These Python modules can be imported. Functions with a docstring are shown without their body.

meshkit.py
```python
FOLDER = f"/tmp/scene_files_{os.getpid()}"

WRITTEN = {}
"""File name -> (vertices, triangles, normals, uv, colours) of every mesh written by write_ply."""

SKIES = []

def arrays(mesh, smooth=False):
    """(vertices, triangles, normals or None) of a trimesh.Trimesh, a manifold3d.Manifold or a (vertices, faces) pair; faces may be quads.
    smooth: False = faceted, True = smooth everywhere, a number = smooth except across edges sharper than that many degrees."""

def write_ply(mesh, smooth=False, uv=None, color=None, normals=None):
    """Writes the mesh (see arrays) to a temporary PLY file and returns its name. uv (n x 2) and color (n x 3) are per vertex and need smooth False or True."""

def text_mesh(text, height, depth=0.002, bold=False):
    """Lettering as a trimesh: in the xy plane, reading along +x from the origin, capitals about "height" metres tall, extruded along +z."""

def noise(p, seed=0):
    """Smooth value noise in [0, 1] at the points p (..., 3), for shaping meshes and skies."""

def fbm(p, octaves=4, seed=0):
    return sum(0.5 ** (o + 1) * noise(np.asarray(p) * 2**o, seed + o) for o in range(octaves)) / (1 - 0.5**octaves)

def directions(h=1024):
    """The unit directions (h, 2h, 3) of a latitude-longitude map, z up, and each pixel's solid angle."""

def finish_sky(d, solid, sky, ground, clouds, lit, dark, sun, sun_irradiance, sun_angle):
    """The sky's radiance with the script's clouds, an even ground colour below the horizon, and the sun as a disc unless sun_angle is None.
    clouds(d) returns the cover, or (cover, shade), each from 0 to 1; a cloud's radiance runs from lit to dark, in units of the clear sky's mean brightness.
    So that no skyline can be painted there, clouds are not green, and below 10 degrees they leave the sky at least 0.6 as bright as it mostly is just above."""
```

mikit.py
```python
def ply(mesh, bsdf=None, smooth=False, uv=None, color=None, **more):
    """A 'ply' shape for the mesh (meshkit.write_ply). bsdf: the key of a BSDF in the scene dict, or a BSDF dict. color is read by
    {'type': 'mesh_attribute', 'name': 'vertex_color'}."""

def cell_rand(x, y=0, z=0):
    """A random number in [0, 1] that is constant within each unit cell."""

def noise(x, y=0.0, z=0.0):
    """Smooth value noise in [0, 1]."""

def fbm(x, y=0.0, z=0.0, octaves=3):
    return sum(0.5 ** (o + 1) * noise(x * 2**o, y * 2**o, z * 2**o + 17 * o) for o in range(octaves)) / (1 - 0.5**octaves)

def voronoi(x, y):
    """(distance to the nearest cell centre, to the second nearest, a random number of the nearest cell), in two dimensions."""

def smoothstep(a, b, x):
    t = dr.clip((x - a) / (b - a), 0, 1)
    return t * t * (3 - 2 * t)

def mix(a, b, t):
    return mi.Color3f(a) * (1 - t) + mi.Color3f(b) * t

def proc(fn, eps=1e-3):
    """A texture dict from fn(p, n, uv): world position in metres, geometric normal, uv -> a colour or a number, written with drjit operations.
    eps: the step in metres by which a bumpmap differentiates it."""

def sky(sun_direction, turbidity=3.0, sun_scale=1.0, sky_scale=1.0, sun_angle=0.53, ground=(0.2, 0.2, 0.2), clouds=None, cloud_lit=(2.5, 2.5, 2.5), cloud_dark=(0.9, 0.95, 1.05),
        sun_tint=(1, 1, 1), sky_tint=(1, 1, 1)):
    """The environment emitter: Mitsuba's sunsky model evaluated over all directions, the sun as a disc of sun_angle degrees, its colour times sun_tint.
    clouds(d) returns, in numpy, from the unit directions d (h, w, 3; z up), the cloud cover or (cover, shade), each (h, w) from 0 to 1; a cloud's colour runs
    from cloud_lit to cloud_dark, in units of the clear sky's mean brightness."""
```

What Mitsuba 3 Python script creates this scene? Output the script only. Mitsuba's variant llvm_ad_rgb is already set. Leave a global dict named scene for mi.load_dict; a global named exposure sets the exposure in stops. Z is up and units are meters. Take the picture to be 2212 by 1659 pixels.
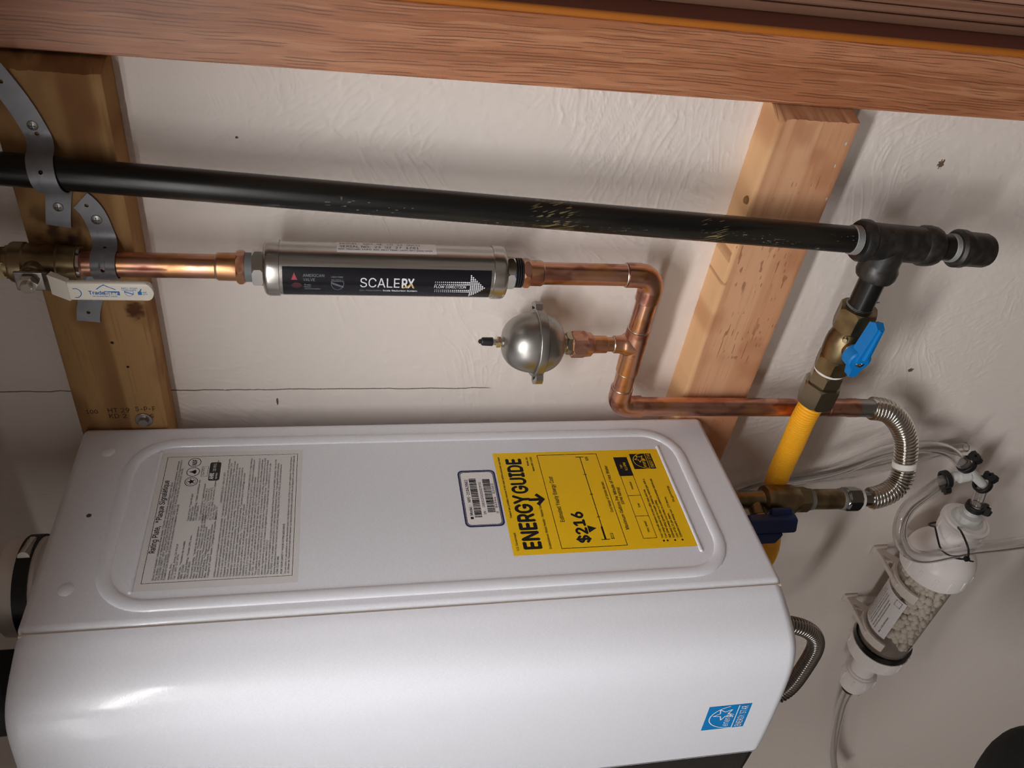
import math
import numpy as np
import trimesh
import manifold3d as m3
import drjit as dr
import mitsuba as mi
import mikit, meshkit
from mikit import noise, fbm, smoothstep, mix, voronoi, cell_rand
from scipy.interpolate import CubicSpline
from shapely.geometry import Polygon, Point, LineString, box as sbox
from shapely import affinity

T = mi.ScalarTransform4f
scene, labels = {}, {}
# World: z up, wall at y = 0, room towards -y, right of the heater towards +x.  The phone was held on its side, so the
# picture's left is up.  Heights in the builders are measured from a level ZS above the floor.
ZS = 0.4
exposure = 0.66

# ------------------------------------------------------------------ camera
EYE = np.array([0.6230, -0.7127, 1.4340 + ZS])
FWD = np.array([-0.63022, 0.74716, -0.21113])
UP = np.array([0.76554, 0.64333, -0.00849])
scene['camera'] = {'type': 'thinlens', 'fov': 64.95, 'fov_axis': 'x', 'aperture_radius': 0.0011, 'focus_distance': 0.86,
                   'near_clip': 0.01, 'far_clip': 50.0,
                   'to_world': T().look_at(origin=EYE.tolist(), target=(EYE + FWD).tolist(), up=UP.tolist())}


# ------------------------------------------------------------------ mesh helpers
def U(v):
    v = np.asarray(v, float)
    return v / np.linalg.norm(v)


def frame(d):
    d = U(d)
    a = np.array([0, 0, 1.0]) if abs(d[2]) < 0.9 else np.array([1.0, 0, 0])
    u = U(np.cross(a, d))
    return u, np.cross(d, u), d


def TM(v, f):
    return trimesh.Trimesh(np.asarray(v, float), np.asarray(f, int), process=False)


def cat(*ms):
    out = []
    for m in ms:
        out += list(m) if isinstance(m, (list, tuple)) else [m]
    return trimesh.util.concatenate(out)


def lathe(p0, d, prof, n=40, phase=0.0, u=None):
    """Profile [(distance along d, radius)] turned about the axis through p0 along d; open radii are capped."""
    p0 = np.asarray(p0, float)
    if u is None:
        a, b, d = frame(d)
    else:
        d = U(d)
        a = U(np.asarray(u, float) - np.dot(u, d) * d)
        b = np.cross(d, a)
    prof = [(float(t), max(float(r), 0.0)) for t, r in prof]
    if prof[0][1] > 1e-9:
        prof = [(prof[0][0], 0.0)] + prof
    if prof[-1][1] > 1e-9:
        prof = prof + [(prof[-1][0], 0.0)]
    ang = phase + np.arange(n) * 2 * np.pi / n
    ring = np.cos(ang)[:, None] * a + np.sin(ang)[:, None] * b
    V, F, rows = [], [], []
    for t, r in prof:
        c = p0 + d * t
        if r <= 1e-9:
            rows.append([len(V)]); V.append(c)
        else:
            rows.append(list(range(len(V), len(V) + n))); V += list(c + r * ring)
    for A, B in zip(rows[:-1], rows[1:]):
        for k in range(n):
            k2 = (k + 1) % n
            if len(A) == 1 and len(B) > 1:
                F.append([A[0], B[k2], B[k]])
            elif len(B) == 1 and len(A) > 1:
                F.append([A[k], A[k2], B[0]])
            elif len(A) > 1:
                F += [[A[k], A[k2], B[k2]], [A[k], B[k2], B[k]]]
    return TM(V, F)


def cyl(p0, p1, r, n=32, c=0.0):
    p0, p1 = np.asarray(p0, float), np.asarray(p1, float)
    L = np.linalg.norm(p1 - p0)
    prof = [(0, r), (L, r)] if c <= 0 else [(0, r - c), (c, r), (L - c, r), (L, r - c)]
    return lathe(p0, p1 - p0, prof, n)


def pipe(p0, p1, r, ri, n=32):
    """An open sheet-walled tube."""
    L = np.linalg.norm(np.asarray(p1, float) - np.asarray(p0, float))
    return ring_lathe(p0, np.asarray(p1, float) - np.asarray(p0, float), [(0, ri), (0, r), (L, r), (L, ri), (0, ri)], n)


def ring_lathe(p0, d, prof, n=40, u=None):
    """A profile that never meets the axis (a ring or an open sheet)."""
    a, b, d = frame(d)
    ang = np.arange(n) * 2 * np.pi / n
    ring = np.cos(ang)[:, None] * a + np.sin(ang)[:, None] * b
    p0 = np.asarray(p0, float)
    V = np.concatenate([p0 + d * t + r * ring for t, r in prof])
    F = []
    for i in range(len(prof) - 1):
        for k in range(n):
            k2 = (k + 1) % n
            F += [[i * n + k, i * n + k2, (i + 1) * n + k2], [i * n + k, (i + 1) * n + k2, (i + 1) * n + k]]
    return TM(V, F)


def hexnut(p0, d, L, R, c=None, phase=0.0, u=None):
    """Hexagonal nut, circumradius R, its corners eased by a cone at both ends."""
    c = 0.16 * R if c is None else c
    a = m3.Manifold(m3.Mesh(np.asarray(lathe([0, 0, 0], [0, 0, 1], [(0, R), (L, R)], 6, phase).vertices, np.float32),
                            np.asarray(lathe([0, 0, 0], [0, 0, 1], [(0, R), (L, R)], 6, phase).faces, np.uint32)))
    k = lathe([0, 0, 0], [0, 0, 1], [(0, R * 0.9), (c, R * 1.02), (L - c, R * 1.02), (L, R * 0.9)], 36)
    b = m3.Manifold(m3.Mesh(np.asarray(k.vertices, np.float32), np.asarray(k.faces, np.uint32)))
    m = (a ^ b).to_mesh()
    v = np.asarray(m.vert_properties[:, :3], float)
    if u is None:
        x, y, z = frame(d)
    else:
        z = U(d); x = U(np.asarray(u, float) - np.dot(u, z) * z); y = np.cross(z, x)
    return TM(np.asarray(p0, float) + v[:, :1] * x + v[:, 1:2] * y + v[:, 2:3] * z, m.tri_verts)


def spline(pts, n=60):
    p = np.asarray(pts, float)
    t = np.r_[0, np.cumsum(np.linalg.norm(np.diff(p, axis=0), axis=1))]
    dense = CubicSpline(t, p)(np.linspace(0, t[-1], 1500))
    s = np.r_[0, np.cumsum(np.linalg.norm(np.diff(dense, axis=0), axis=1))]
    return np.stack([np.interp(np.linspace(0, s[-1], n), s, dense[:, k]) for k in range(3)], 1), s[-1]


def sweep(path, radii, n=20, cap=True):
    p = np.asarray(path, float)
    t = np.gradient(p, axis=0)
    t /= np.linalg.norm(t, axis=1, keepdims=True)
    u = frame(t[0])[0]
    V = []
    ang = np.arange(n) * 2 * np.pi / n
    radii = np.broadcast_to(np.asarray(radii, float), (len(p),))
    for i in range(len(p)):
        u = U(u - np.dot(u, t[i]) * t[i])
        w = np.cross(t[i], u)
        V.append(p[i] + radii[i] * (np.cos(ang)[:, None] * u + np.sin(ang)[:, None] * w))
    V = np.concatenate(V)
    F = []
    for i in range(len(p) - 1):
        for k in range(n):
            k2 = (k + 1) % n
            F += [[i * n + k, i * n + k2, (i + 1) * n + k2], [i * n + k, (i + 1) * n + k2, (i + 1) * n + k]]
    if cap:
        V = np.vstack([V, p[0], p[-1]])
        a, b, o = len(V) - 2, len(V) - 1, (len(p) - 1) * n
        for k in range(n):
            k2 = (k + 1) % n
            F += [[a, k2, k], [b, o + k, o + k2]]
    return TM(V, F)


def corrugated(pts, r, amp, pitch, n=24, per=10, groove=0):
    """A hose with rings: round ridges between sharp valleys, or (groove > 0) a smooth hose with narrow grooves."""
    L = spline(pts)[1]
    cnt = int(round(L / pitch))
    path, L = spline(pts, cnt * per + 1)
    ph = np.arange(len(path)) / per * 2 * np.pi
    w = 1 - 2 * np.maximum(0, np.cos(ph)) ** groove if groove else 2 * np.abs(np.sin(ph / 2)) ** 0.7 - 1
    return sweep(path, r + amp * w, n)


def hull(pts):
    m = m3.Manifold.hull_points(np.asarray(pts, float)).to_mesh()
    return TM(m.vert_properties[:, :3], m.tri_verts)


def cbox(x0, x1, y0, y1, z0, z1, c=0.001):
    """A box with chamfered edges."""
    P = []
    for sx in (0, 1):
        for sy in (0, 1):
            for sz in (0, 1):
                q = [(x0, x1)[sx], (y0, y1)[sy], (z0, z1)[sz]]
                s = [1 - 2 * sx, 1 - 2 * sy, 1 - 2 * sz]
                for k in range(3):
                    P.append([q[j] + (0 if j == k else c * s[j]) for j in range(3)])
    return hull(P)


def rbox(x0, x1, y0, y1, z0, z1, r, n=4):
    """A box with rounded edges and corners."""
    P = []
    a = np.linspace(0, np.pi / 2, n + 1)
    oct_ = [(math.cos(p) * math.cos(q), math.cos(p) * math.sin(q), math.sin(p)) for p in a for q in a]
    for sx in (0, 1):
        for sy in (0, 1):
            for sz in (0, 1):
                for o in oct_:
                    P.append([(x0 + r - r * o[0], x1 - r + r * o[0])[sx], (y0 + r - r * o[1], y1 - r + r * o[1])[sy], (z0 + r - r * o[2], z1 - r + r * o[2])[sz]])
    return hull(P)


def man(m):
    m = trimesh.Trimesh(m.vertices, m.faces, process=True)
    r = m3.Manifold(m3.Mesh(np.asarray(m.vertices, np.float32), np.asarray(m.faces, np.uint32)))
    return r


def unman(m):
    m = m.to_mesh()
    return TM(m.vert_properties[:, :3], m.tri_verts)


def extrude(poly, depth):
    return trimesh.creation.extrude_polygon(poly, depth, engine='earcut')


def flat(poly):
    ms = []
    for g in getattr(poly, 'geoms', [poly]):
        v, f = trimesh.creation.triangulate_polygon(g, engine='earcut')
        ms.append(TM(np.c_[v, np.zeros(len(v))], f))
    return cat(ms)


def put(m, o, u, v):
    """A mesh drawn in xy(z) placed with x along u, y along v, z along u x v, from the origin o."""
    u, v = np.asarray(u, float), np.asarray(v, float)
    w = np.cross(u, v)
    q = m.vertices
    return TM(np.asarray(o, float) + q[:, :1] * u + q[:, 1:2] * v + q[:, 2:3] * w, m.faces)


def move(m, d):
    return TM(m.vertices + np.asarray(d, float), m.faces)


SHARED = {}


def add(key, mesh, bsdf, smooth=32, label=None, category=None, kind=None, group=None, **more):
    """One entry of the scene under the next free number of key."""
    k, n = key, 0
    while k in scene:
        n += 1
        k = f'{key}_{n:03d}'
    m = TM(np.asarray(mesh.vertices) + [0, 0, ZS], mesh.faces)
    scene[k] = mikit.ply(m, bsdf, smooth, **more)
    if label or category or kind or group:
        tag(k, label, category, kind, group)
    return k


def tag(k, label=None, category=None, kind=None, group=None):
    labels[k] = {a: b for a, b in (('label', label), ('category', category), ('kind', kind), ('group', group)) if b}


# ------------------------------------------------------------------ lettering (flat print)
_G = {}


def glyph(c):
    if c not in _G:
        def ink(s):
            return meshkit.text_mesh(s, 1.0, 0.1).bounds[1][0]
        if 'H' not in _G:
            wH = ink('H')
            _G['_'] = (wH, ink('HH') - wH)
        wH, aH = _G['_']
        if c == ' ':
            return None, 0, 0.42
        m = meshkit.text_mesh(c, 1.0, 0.1)
        n = m.face_normals[:, 2] > 0.9
        f = m.faces[n]
        used, inv = np.unique(f, return_inverse=True)
        v = m.vertices[used].copy(); v[:, 2] = 0
        b = ink('H' + c) - m.bounds[1][0] - aH
        adv = ink('H' + c + 'H') - wH - aH
        _G[c] = (TM(v, inv.reshape(-1, 3)), b, adv)
    return _G[c]


def letters(text, h, width=None, bold=0.0, spacing=0.0):
    """Flat lettering in the xy plane from the origin, capitals h tall, stretched to width if given; bold: a few shifted copies."""
    x, ms = 0.0, []
    for c in text:
        g, b, a = glyph(c)
        if g is not None:
            for dx, dy in ([(0, 0)] if not bold else [(-bold, 0), (bold, 0), (0, bold), (0, -bold)]):
                ms.append(move(g, [x + b + dx, dy, 0]))
        x += a + spacing
    m = cat(ms)
    s = np.array([h, h, 1.0])
    if width:
        s[0] = width / x
    return TM(m.vertices * s, m.faces)


def rect(x0, y0, x1, y1):
    return TM([[x0, y0, 0], [x1, y0, 0], [x1, y1, 0], [x0, y1, 0]], [[0, 1, 2], [0, 2, 3]])


def outline(poly, w):
    return flat(poly.exterior.buffer(w / 2))


def rrect(x0, y0, x1, y1, r):
    return sbox(x0 + r, y0 + r, x1 - r, y1 - r).buffer(r, 6)


def star_poly(cx, cy, R, r, rot=0.0, n=5):
    return Polygon([(cx + (R if i % 2 == 0 else r) * math.cos(rot + math.pi / 2 + i * math.pi / n), cy + (R if i % 2 == 0 else r) * math.sin(rot + math.pi / 2 + i * math.pi / n)) for i in range(2 * n)])


# ------------------------------------------------------------------ materials
def two(b):
    return {'type': 'twosided', 'bsdf': b}


def plain(name, col, rough=0.5, metal=0.0, spec=0.5, **k):
    scene[name] = two({'type': 'principled', 'base_color': {'type': 'rgb', 'value': list(col)}, 'roughness': rough, 'metallic': metal, 'specular': spec, **k})


def procd(name, fn, rough=0.5, metal=0.0, spec=0.5, bump=None, eps=0.0005, **k):
    b = {'type': 'principled', 'base_color': mikit.proc(fn), 'roughness': rough, 'metallic': metal, 'specular': spec, **k}
    if bump is not None:
        b = {'type': 'bumpmap', 'tex': mikit.proc(bump, eps), 'bsdf': b, 'scale': 1.0}
    scene[name] = two(b)


def S(r, g, b):
    """8-bit sRGB to linear."""
    return [(((c / 255 + 0.055) / 1.055) ** 2.4 if c > 10 else c / 255 / 12.92) for c in (r, g, b)]


def wall_colour(p, n, uv):
    x, z = p.x, p.z - ZS
    base = mix(S(224, 215, 208), S(231, 223, 217), fbm(x * 3, z * 3, 1.0, 3))
    wob = (noise(z * 90, 3.0) - 0.5) * 0.0012 + (z - 1.6) * 0.002
    crack = smoothstep(0.0011, 0.0004, dr.abs(x - 0.0170 - wob)) * smoothstep(1.262, 1.29, z + noise(z * 60, 7.0) * 0.03)
    out = mix(base, S(90, 74, 62), crack * 0.85)
    for (sx, sz, a, b) in ((0.322, 0.806, 0.0055, 0.004), (0.040, 0.700, 0.003, 0.004), (-0.001, 1.5015, 0.005, 0.0014), (0.333, 0.944, 0.002, 0.004), (0.145, 0.80, 0.001, 0.005),
                           (0.245, 0.955, 0.0012, 0.002), (0.25, 1.41, 0.0012, 0.0012), (0.31, 1.52, 0.0012, 0.0012), (-0.465, 0.45, 0.002, 0.003), (0.10, 0.93, 0.0015, 0.002)):
        d = dr.square((x - sx) / a) + dr.square((z - sz) / b) + (noise(x * 700, z * 700) - 0.5) * 1.2
        out = mix(out, S(110, 92, 74), smoothstep(1.1, 0.6, d))
    return out


def wall_height(x, z):
    """Trowelled plaster: fans of short ridges, a fine peel and low lumps; smoother towards the floor."""
    def N(a, b, seed):
        return meshkit.noise(np.stack([a, b, np.zeros_like(a)], -1), seed)

    wx = x + (N(x * 9, z * 9, 3) - 0.5) * 0.06
    wz = z + (N(x * 9, z * 9, 8) - 0.5) * 0.06
    gx, gz = wx * 7.0 + 40, wz * 7.0 + 40
    best, second, ang = np.full(x.shape, 9.0), np.full(x.shape, 9.0), np.zeros(x.shape)
    for i in (-1, 0, 1):
        for j in (-1, 0, 1):
            cx, cz_ = np.floor(gx) + i, np.floor(gz) + j
            r1, r2, r3 = (np.modf(np.abs(np.sin(cx * 127.1 + cz_ * 311.7 + k) * 43758.5453))[0] for k in (0.0, 1.7, 4.1))
            d = np.hypot(cx + r1 - gx, cz_ + r2 - gz)
            second = np.where(d < best, best, np.minimum(second, d))
            ang = np.where(d < best, r3, ang)
            best = np.minimum(best, d)
    A = ang * 6.2832
    u, v = wx * np.cos(A) + wz * np.sin(A), wz * np.cos(A) - wx * np.sin(A)
    ss = lambda lo, hi, t: np.clip((t - lo) / (hi - lo), 0, 1) ** 2 * (3 - 2 * np.clip((t - lo) / (hi - lo), 0, 1))
    rid = lambda n_: np.clip(1 - np.abs(2 * n_ - 1), 0, 1)
    strokes = (ss(0.80, 0.97, rid(N(u * 26 + ang * 90, v * 170, 21))) + 0.7 * ss(0.80, 0.97, rid(N(u * 40 + ang * 30, v * 230, 22)))) * ss(0.30, 0.62, meshkit.fbm(np.stack([x * 7, z * 7, 0 * x], -1), 2, 5))
    k = ss(0.35, 0.95, z) * 0.8 + 0.2
    return strokes * 0.00050 * k + N(x * 260, z * 260, 31) * 0.00022 + N(x * 48, z * 48, 32) * 0.0003 + ss(0.62, 0.78, N(x * 110, z * 110, 33)) * 0.00022 * k


def wall_face(x0, x1, z0, z1):
    def axis(a, b, fa, fb, fine, coarse):
        return np.unique(np.r_[np.linspace(a, fa, max(2, int((fa - a) / coarse))), np.linspace(fa, fb, int((fb - fa) / fine)), np.linspace(fb, b, max(2, int((b - fb) / coarse)))])
    xs, zs = axis(x0, x1, -0.20, 0.384, 0.00115, 0.010), axis(z0, z1, 0.58, 1.72, 0.00115, 0.010)
    X_, Z_ = np.meshgrid(xs, zs, indexing='ij')
    h = wall_height(X_, Z_)
    V = np.stack([X_, -h + 0.0004, Z_], -1).reshape(-1, 3)
    n = len(zs)
    i, j = np.meshgrid(np.arange(len(xs) - 1), np.arange(n - 1), indexing='ij')
    q = (i * n + j).ravel()
    return TM(V, np.vstack([np.c_[q, q + n, q + n + 1], np.c_[q, q + n + 1, q + 1]]))


def split_box(b):
    m = trimesh.creation.box(bounds=b)
    return TM(m.vertices[m.faces].reshape(-1, 3), np.arange(36).reshape(-1, 3))


def grain(a, b, c, fa, fb, seed=0.0):
    """Wood: long wavy rings and fine pores along a; b, c across."""
    w = b + (fbm(a * 2.2 + seed, b * 9, c * 9, 2) - 0.5) * 0.035
    rings = noise(w * fb, a * fa * 0.35, c * fb * 0.25 + seed)
    pores = noise(w * fb * 5.5, a * fa * 4, c * fb + seed)
    return rings, pores


def oak(p, n, uv):
    z, x, y = p.z, p.x, p.y
    w = x + (fbm(z * 4.5, x * 9, 0.0, 3) - 0.5) * 0.017 + (noise(z * 60, x * 120, 5.0) - 0.5) * 0.0009
    ph = w * 390
    line = dr.abs(ph - dr.floor(ph) - 0.5) * 2
    ph2 = w * 860 + 0.37
    line2 = dr.abs(ph2 - dr.floor(ph2) - 0.5) * 2
    gate = smoothstep(0.38, 0.66, noise(w * 400, z * 28, 4.0))
    gate2 = smoothstep(0.40, 0.66, noise(w * 560, z * 44, 9.0))
    band = noise(w * 70, z * 3, 2.0)
    base = mix(S(186, 126, 92), S(166, 106, 72), smoothstep(0.2, 0.85, band))
    base = mix(base, S(202, 148, 112), smoothstep(0.60, 0.85, noise(w * 430 + 7, z * 14, 1.0)) * 0.45)
    dark = smoothstep(0.55, 0.86, line) * gate * 0.95 + smoothstep(0.5, 0.85, line2) * gate2 * 0.6
    return mix(base, S(104, 62, 40), dr.clip(dark, 0, 1) * 0.82)


def door_wood(p, n, uv):
    g = noise(p.x * 420, p.z * 4, p.y * 300)
    h = noise(p.x * 160, p.z * 9, 3.0)
    return mix(S(168, 126, 104), S(134, 92, 72), smoothstep(0.45, 0.8, g * 0.6 + h * 0.4) * 0.8)


def pine(p, n, uv):
    """Old yellowed pine, grain along x, with stains."""
    x, y, z = p.x, p.y, p.z - ZS
    r, q = grain(x, z, y, 8, 90, 3.0)
    c = mix(S(164, 128, 86), S(134, 98, 64), smoothstep(0.35, 0.8, r))
    c = mix(c, S(120, 76, 44), smoothstep(0.6, 0.9, q) * 0.35)
    blot = smoothstep(0.52, 0.72, fbm(x * 14, z * 18, 4.0, 3))
    c = mix(c, S(110, 70, 44), blot * 0.55)
    kx, kz = (x - 0.150) / 0.012, (z - 1.622) / 0.010
    c = mix(c, S(74, 40, 26), smoothstep(1.5, 0.4, kx * kx + kz * kz + noise(x * 400, z * 400) * 0.5) * 0.9)
    mould = smoothstep(0.38, 0.6, fbm(x * 40, z * 60, 7.0, 3)) * smoothstep(0.05, 0.0, dr.abs(x - 0.225)) * smoothstep(1.62, 1.66, z)
    c = mix(c, S(46, 30, 24), mould * 0.9)
    for (sx, sz, a) in ((0.1108, 1.6484, 0.0016), (0.0806, 1.6390, 0.0014)):
        c = mix(c, S(50, 32, 22), smoothstep(1.3, 0.7, dr.sqrt(dr.square(x - sx) + dr.square(z - sz)) / a))
    return c


def cedar(p, n, uv):
    """Fresh reddish board, grain along x."""
    x, y, z = p.x, p.y, p.z - ZS
    r, q = grain(x, z, y, 7, 110, 11.0)
    c = mix(S(212, 164, 128), S(202, 150, 114), smoothstep(0.35, 0.8, r))
    c = mix(c, S(170, 114, 80), smoothstep(0.62, 0.9, q) * 0.25)
    pale = smoothstep(1.0255, 1.0285, z + (noise(x * 20, 2.0) - 0.5) * 0.003)
    c = mix(c, S(224, 184, 138), pale * 0.7)
    fleck = smoothstep(0.78, 0.88, noise(x * 110, z * 480, 2.0)) * smoothstep(0.55, 0.75, noise(x * 30, z * 30, 8.0))
    c = mix(c, S(132, 82, 54), fleck * 0.6)
    blot = smoothstep(0.45, 0.75, fbm(x * 22, z * 26, 6.0, 3))
    c = mix(c, S(168, 108, 74), blot * 0.5)
    for (sx, sz, a, b) in ((0.3530, 0.9535, 0.0020, 0.0012), (0.3300, 0.9555, 0.0022, 0.0009), (0.2950, 0.9500, 0.0022, 0.0013)):
        c = mix(c, S(196, 200, 198), smoothstep(1.2, 0.6, dr.square((x - sx) / a) + dr.square((z - sz) / b) + noise(x * 900, z * 900) * 0.5))
    return c


def copper(p, n, uv):
    x, y, z = p.x, p.y, p.z
    a = fbm(x * 90, y * 90, z * 40, 3)
    b = noise(x * 130 + 9, y * 130, z * 90)
    c = mix((0.68, 0.36, 0.26), (0.50, 0.24, 0.17), smoothstep(0.35, 0.7, a))
    c = mix(c, (0.34, 0.13, 0.09), smoothstep(0.56, 0.68, b * 0.5 + a * 0.5) * 0.75)
    return mix(c, (0.70, 0.36, 0.12), smoothstep(0.55, 0.8, noise(x * 45, y * 45 + 4, z * 45)) * 0.5)


def copper_rough(p, n, uv):
    return 0.20 + 0.26 * fbm(p.x * 70, p.y * 70, p.z * 40, 3)


def steel_black(p, n, uv):
    x, y, z = p.x, p.y, p.z - ZS
    ang = dr.atan2(p.y + 0.07, p.x - 0.275)
    dust = fbm(z * 9, ang * 2, 0.0, 3)
    c = mix(S(12, 11, 10), S(36, 33, 28), smoothstep(0.35, 0.75, dust) * 0.8)
    scr = 0.6 * smoothstep(0.84, 0.92, noise(z * 300, ang * 26, 3.0)) * smoothstep(0.66, 0.8, fbm(z * 16, ang * 1.5, 5.0, 2))
    c = mix(c, S(150, 140, 120), scr)
    # two scratched places
    for z0, w in ((1.242, 0.026), (1.086, 0.016)):
        near = smoothstep(w, w * 0.4, dr.abs(z - z0))
        c = mix(c, S(136, 118, 82), near * 0.7 * smoothstep(0.70, 0.78, noise(z * 330 + ang * 18, ang * 9, 7.0)))
    return c


def iron(p, n, uv):
    c = fbm(p.x * 120, p.y * 120, p.z * 120, 3)
    return mix(S(26, 25, 24), S(46, 43, 40), smoothstep(0.35, 0.8, c))


def steel_brushed(p, n, uv):
    g = noise(p.x * 900, p.y * 900, p.z * 30)
    return mix((0.48, 0.46, 0.43), (0.62, 0.60, 0.57), g)


def paint(p, n, uv):
    g = noise(p.x * 1400, p.y * 1400, p.z * 1400)
    return mix(S(216, 218, 226), S(226, 228, 236), g)


def paint_relief(p, n, uv):
    return noise(p.x * 900, p.y * 900, p.z * 900) * 0.00002


def brass_old(p, n, uv):
    c = fbm(p.x * 50, p.y * 50, p.z * 50, 3)
    return mix((0.33, 0.255, 0.145), (0.19, 0.135, 0.075), smoothstep(0.35, 0.7, c))


def galv(p, n, uv):
    c = fbm(p.x * 90, p.y * 90, p.z * 90, 2)
    return mix(S(112, 112, 118), S(136, 136, 142), c)


procd('wall_paint', wall_colour, 0.75, spec=0.3)
plain('room_paint', S(206, 200, 194), 0.9, spec=0.2)
plain('room_floor', S(110, 100, 92), 0.8)
procd('oak', oak, 0.42, spec=0.5)
procd('door_wood', door_wood, 0.5, spec=0.4)
plain('varnish_edge', S(176, 104, 36), 0.35)
plain('jamb_dark', S(104, 58, 48), 0.5)
procd('pine', pine, 0.85, spec=0.15)
procd('cedar', cedar, 0.9, spec=0.12)
scene['copper'] = two({'type': 'principled', 'base_color': mikit.proc(copper), 'roughness': mikit.proc(copper_rough), 'metallic': 1.0})
plain('solder', (0.62, 0.60, 0.55), 0.35, 1.0)
procd('black_steel', steel_black, 0.33, spec=0.4)
procd('cast_iron', iron, 0.45, spec=0.5, metallic_=0.0) if False else procd('cast_iron', iron, 0.42, spec=0.6)
procd('brushed_steel', steel_brushed, 0.27, 1.0)
plain('steel_matt', (0.40, 0.39, 0.37), 0.36, 1.0)
plain('chrome', (0.70, 0.68, 0.63), 0.14, 1.0)
plain('dark_chrome', (0.36, 0.34, 0.32), 0.2, 1.0)
plain('nickel_brass', (0.42, 0.37, 0.26), 0.25, 1.0)
procd('old_brass', brass_old, 0.38, 1.0)
procd('heater_paint', paint, 0.42, spec=0.4, bump=paint_relief, eps=0.0004, clearcoat=0.7, clearcoat_gloss=0.97)
plain('gasket', S(214, 202, 180), 0.6)
plain('gloss_black', S(14, 13, 15), 0.15)
plain('soft_black', S(18, 18, 19), 0.5)
plain('matt_black', S(10, 10, 11), 0.7)
plain('ink', S(28, 27, 30), 0.6, spec=0.2)
plain('ink_grey', S(84, 80, 82), 0.6, spec=0.2)
plain('ink_navy', S(44, 44, 84), 0.5, spec=0.2)
plain('silver_label', S(214, 212, 212), 0.4)
plain('white_paper', S(228, 224, 224), 0.45)
plain('yellow_paper', S(240, 194, 0), 0.42)
plain('sticker_blue', S(0, 124, 196), 0.35)
plain('print_white', S(222, 224, 230), 0.5)
plain('print_gold', S(200, 160, 70), 0.4)
plain('print_red', S(170, 50, 66), 0.45)
plain('print_maroon', S(70, 26, 34), 0.45)
plain('print_grey', S(120, 124, 136), 0.45)
plain('label_black', S(14, 14, 22), 0.24)
plain('vinyl_white', S(232, 226, 214), 0.32)
plain('print_blue', S(20, 110, 180), 0.5)
plain('stamp_green', S(40, 52, 40), 0.8, spec=0.1)
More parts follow.
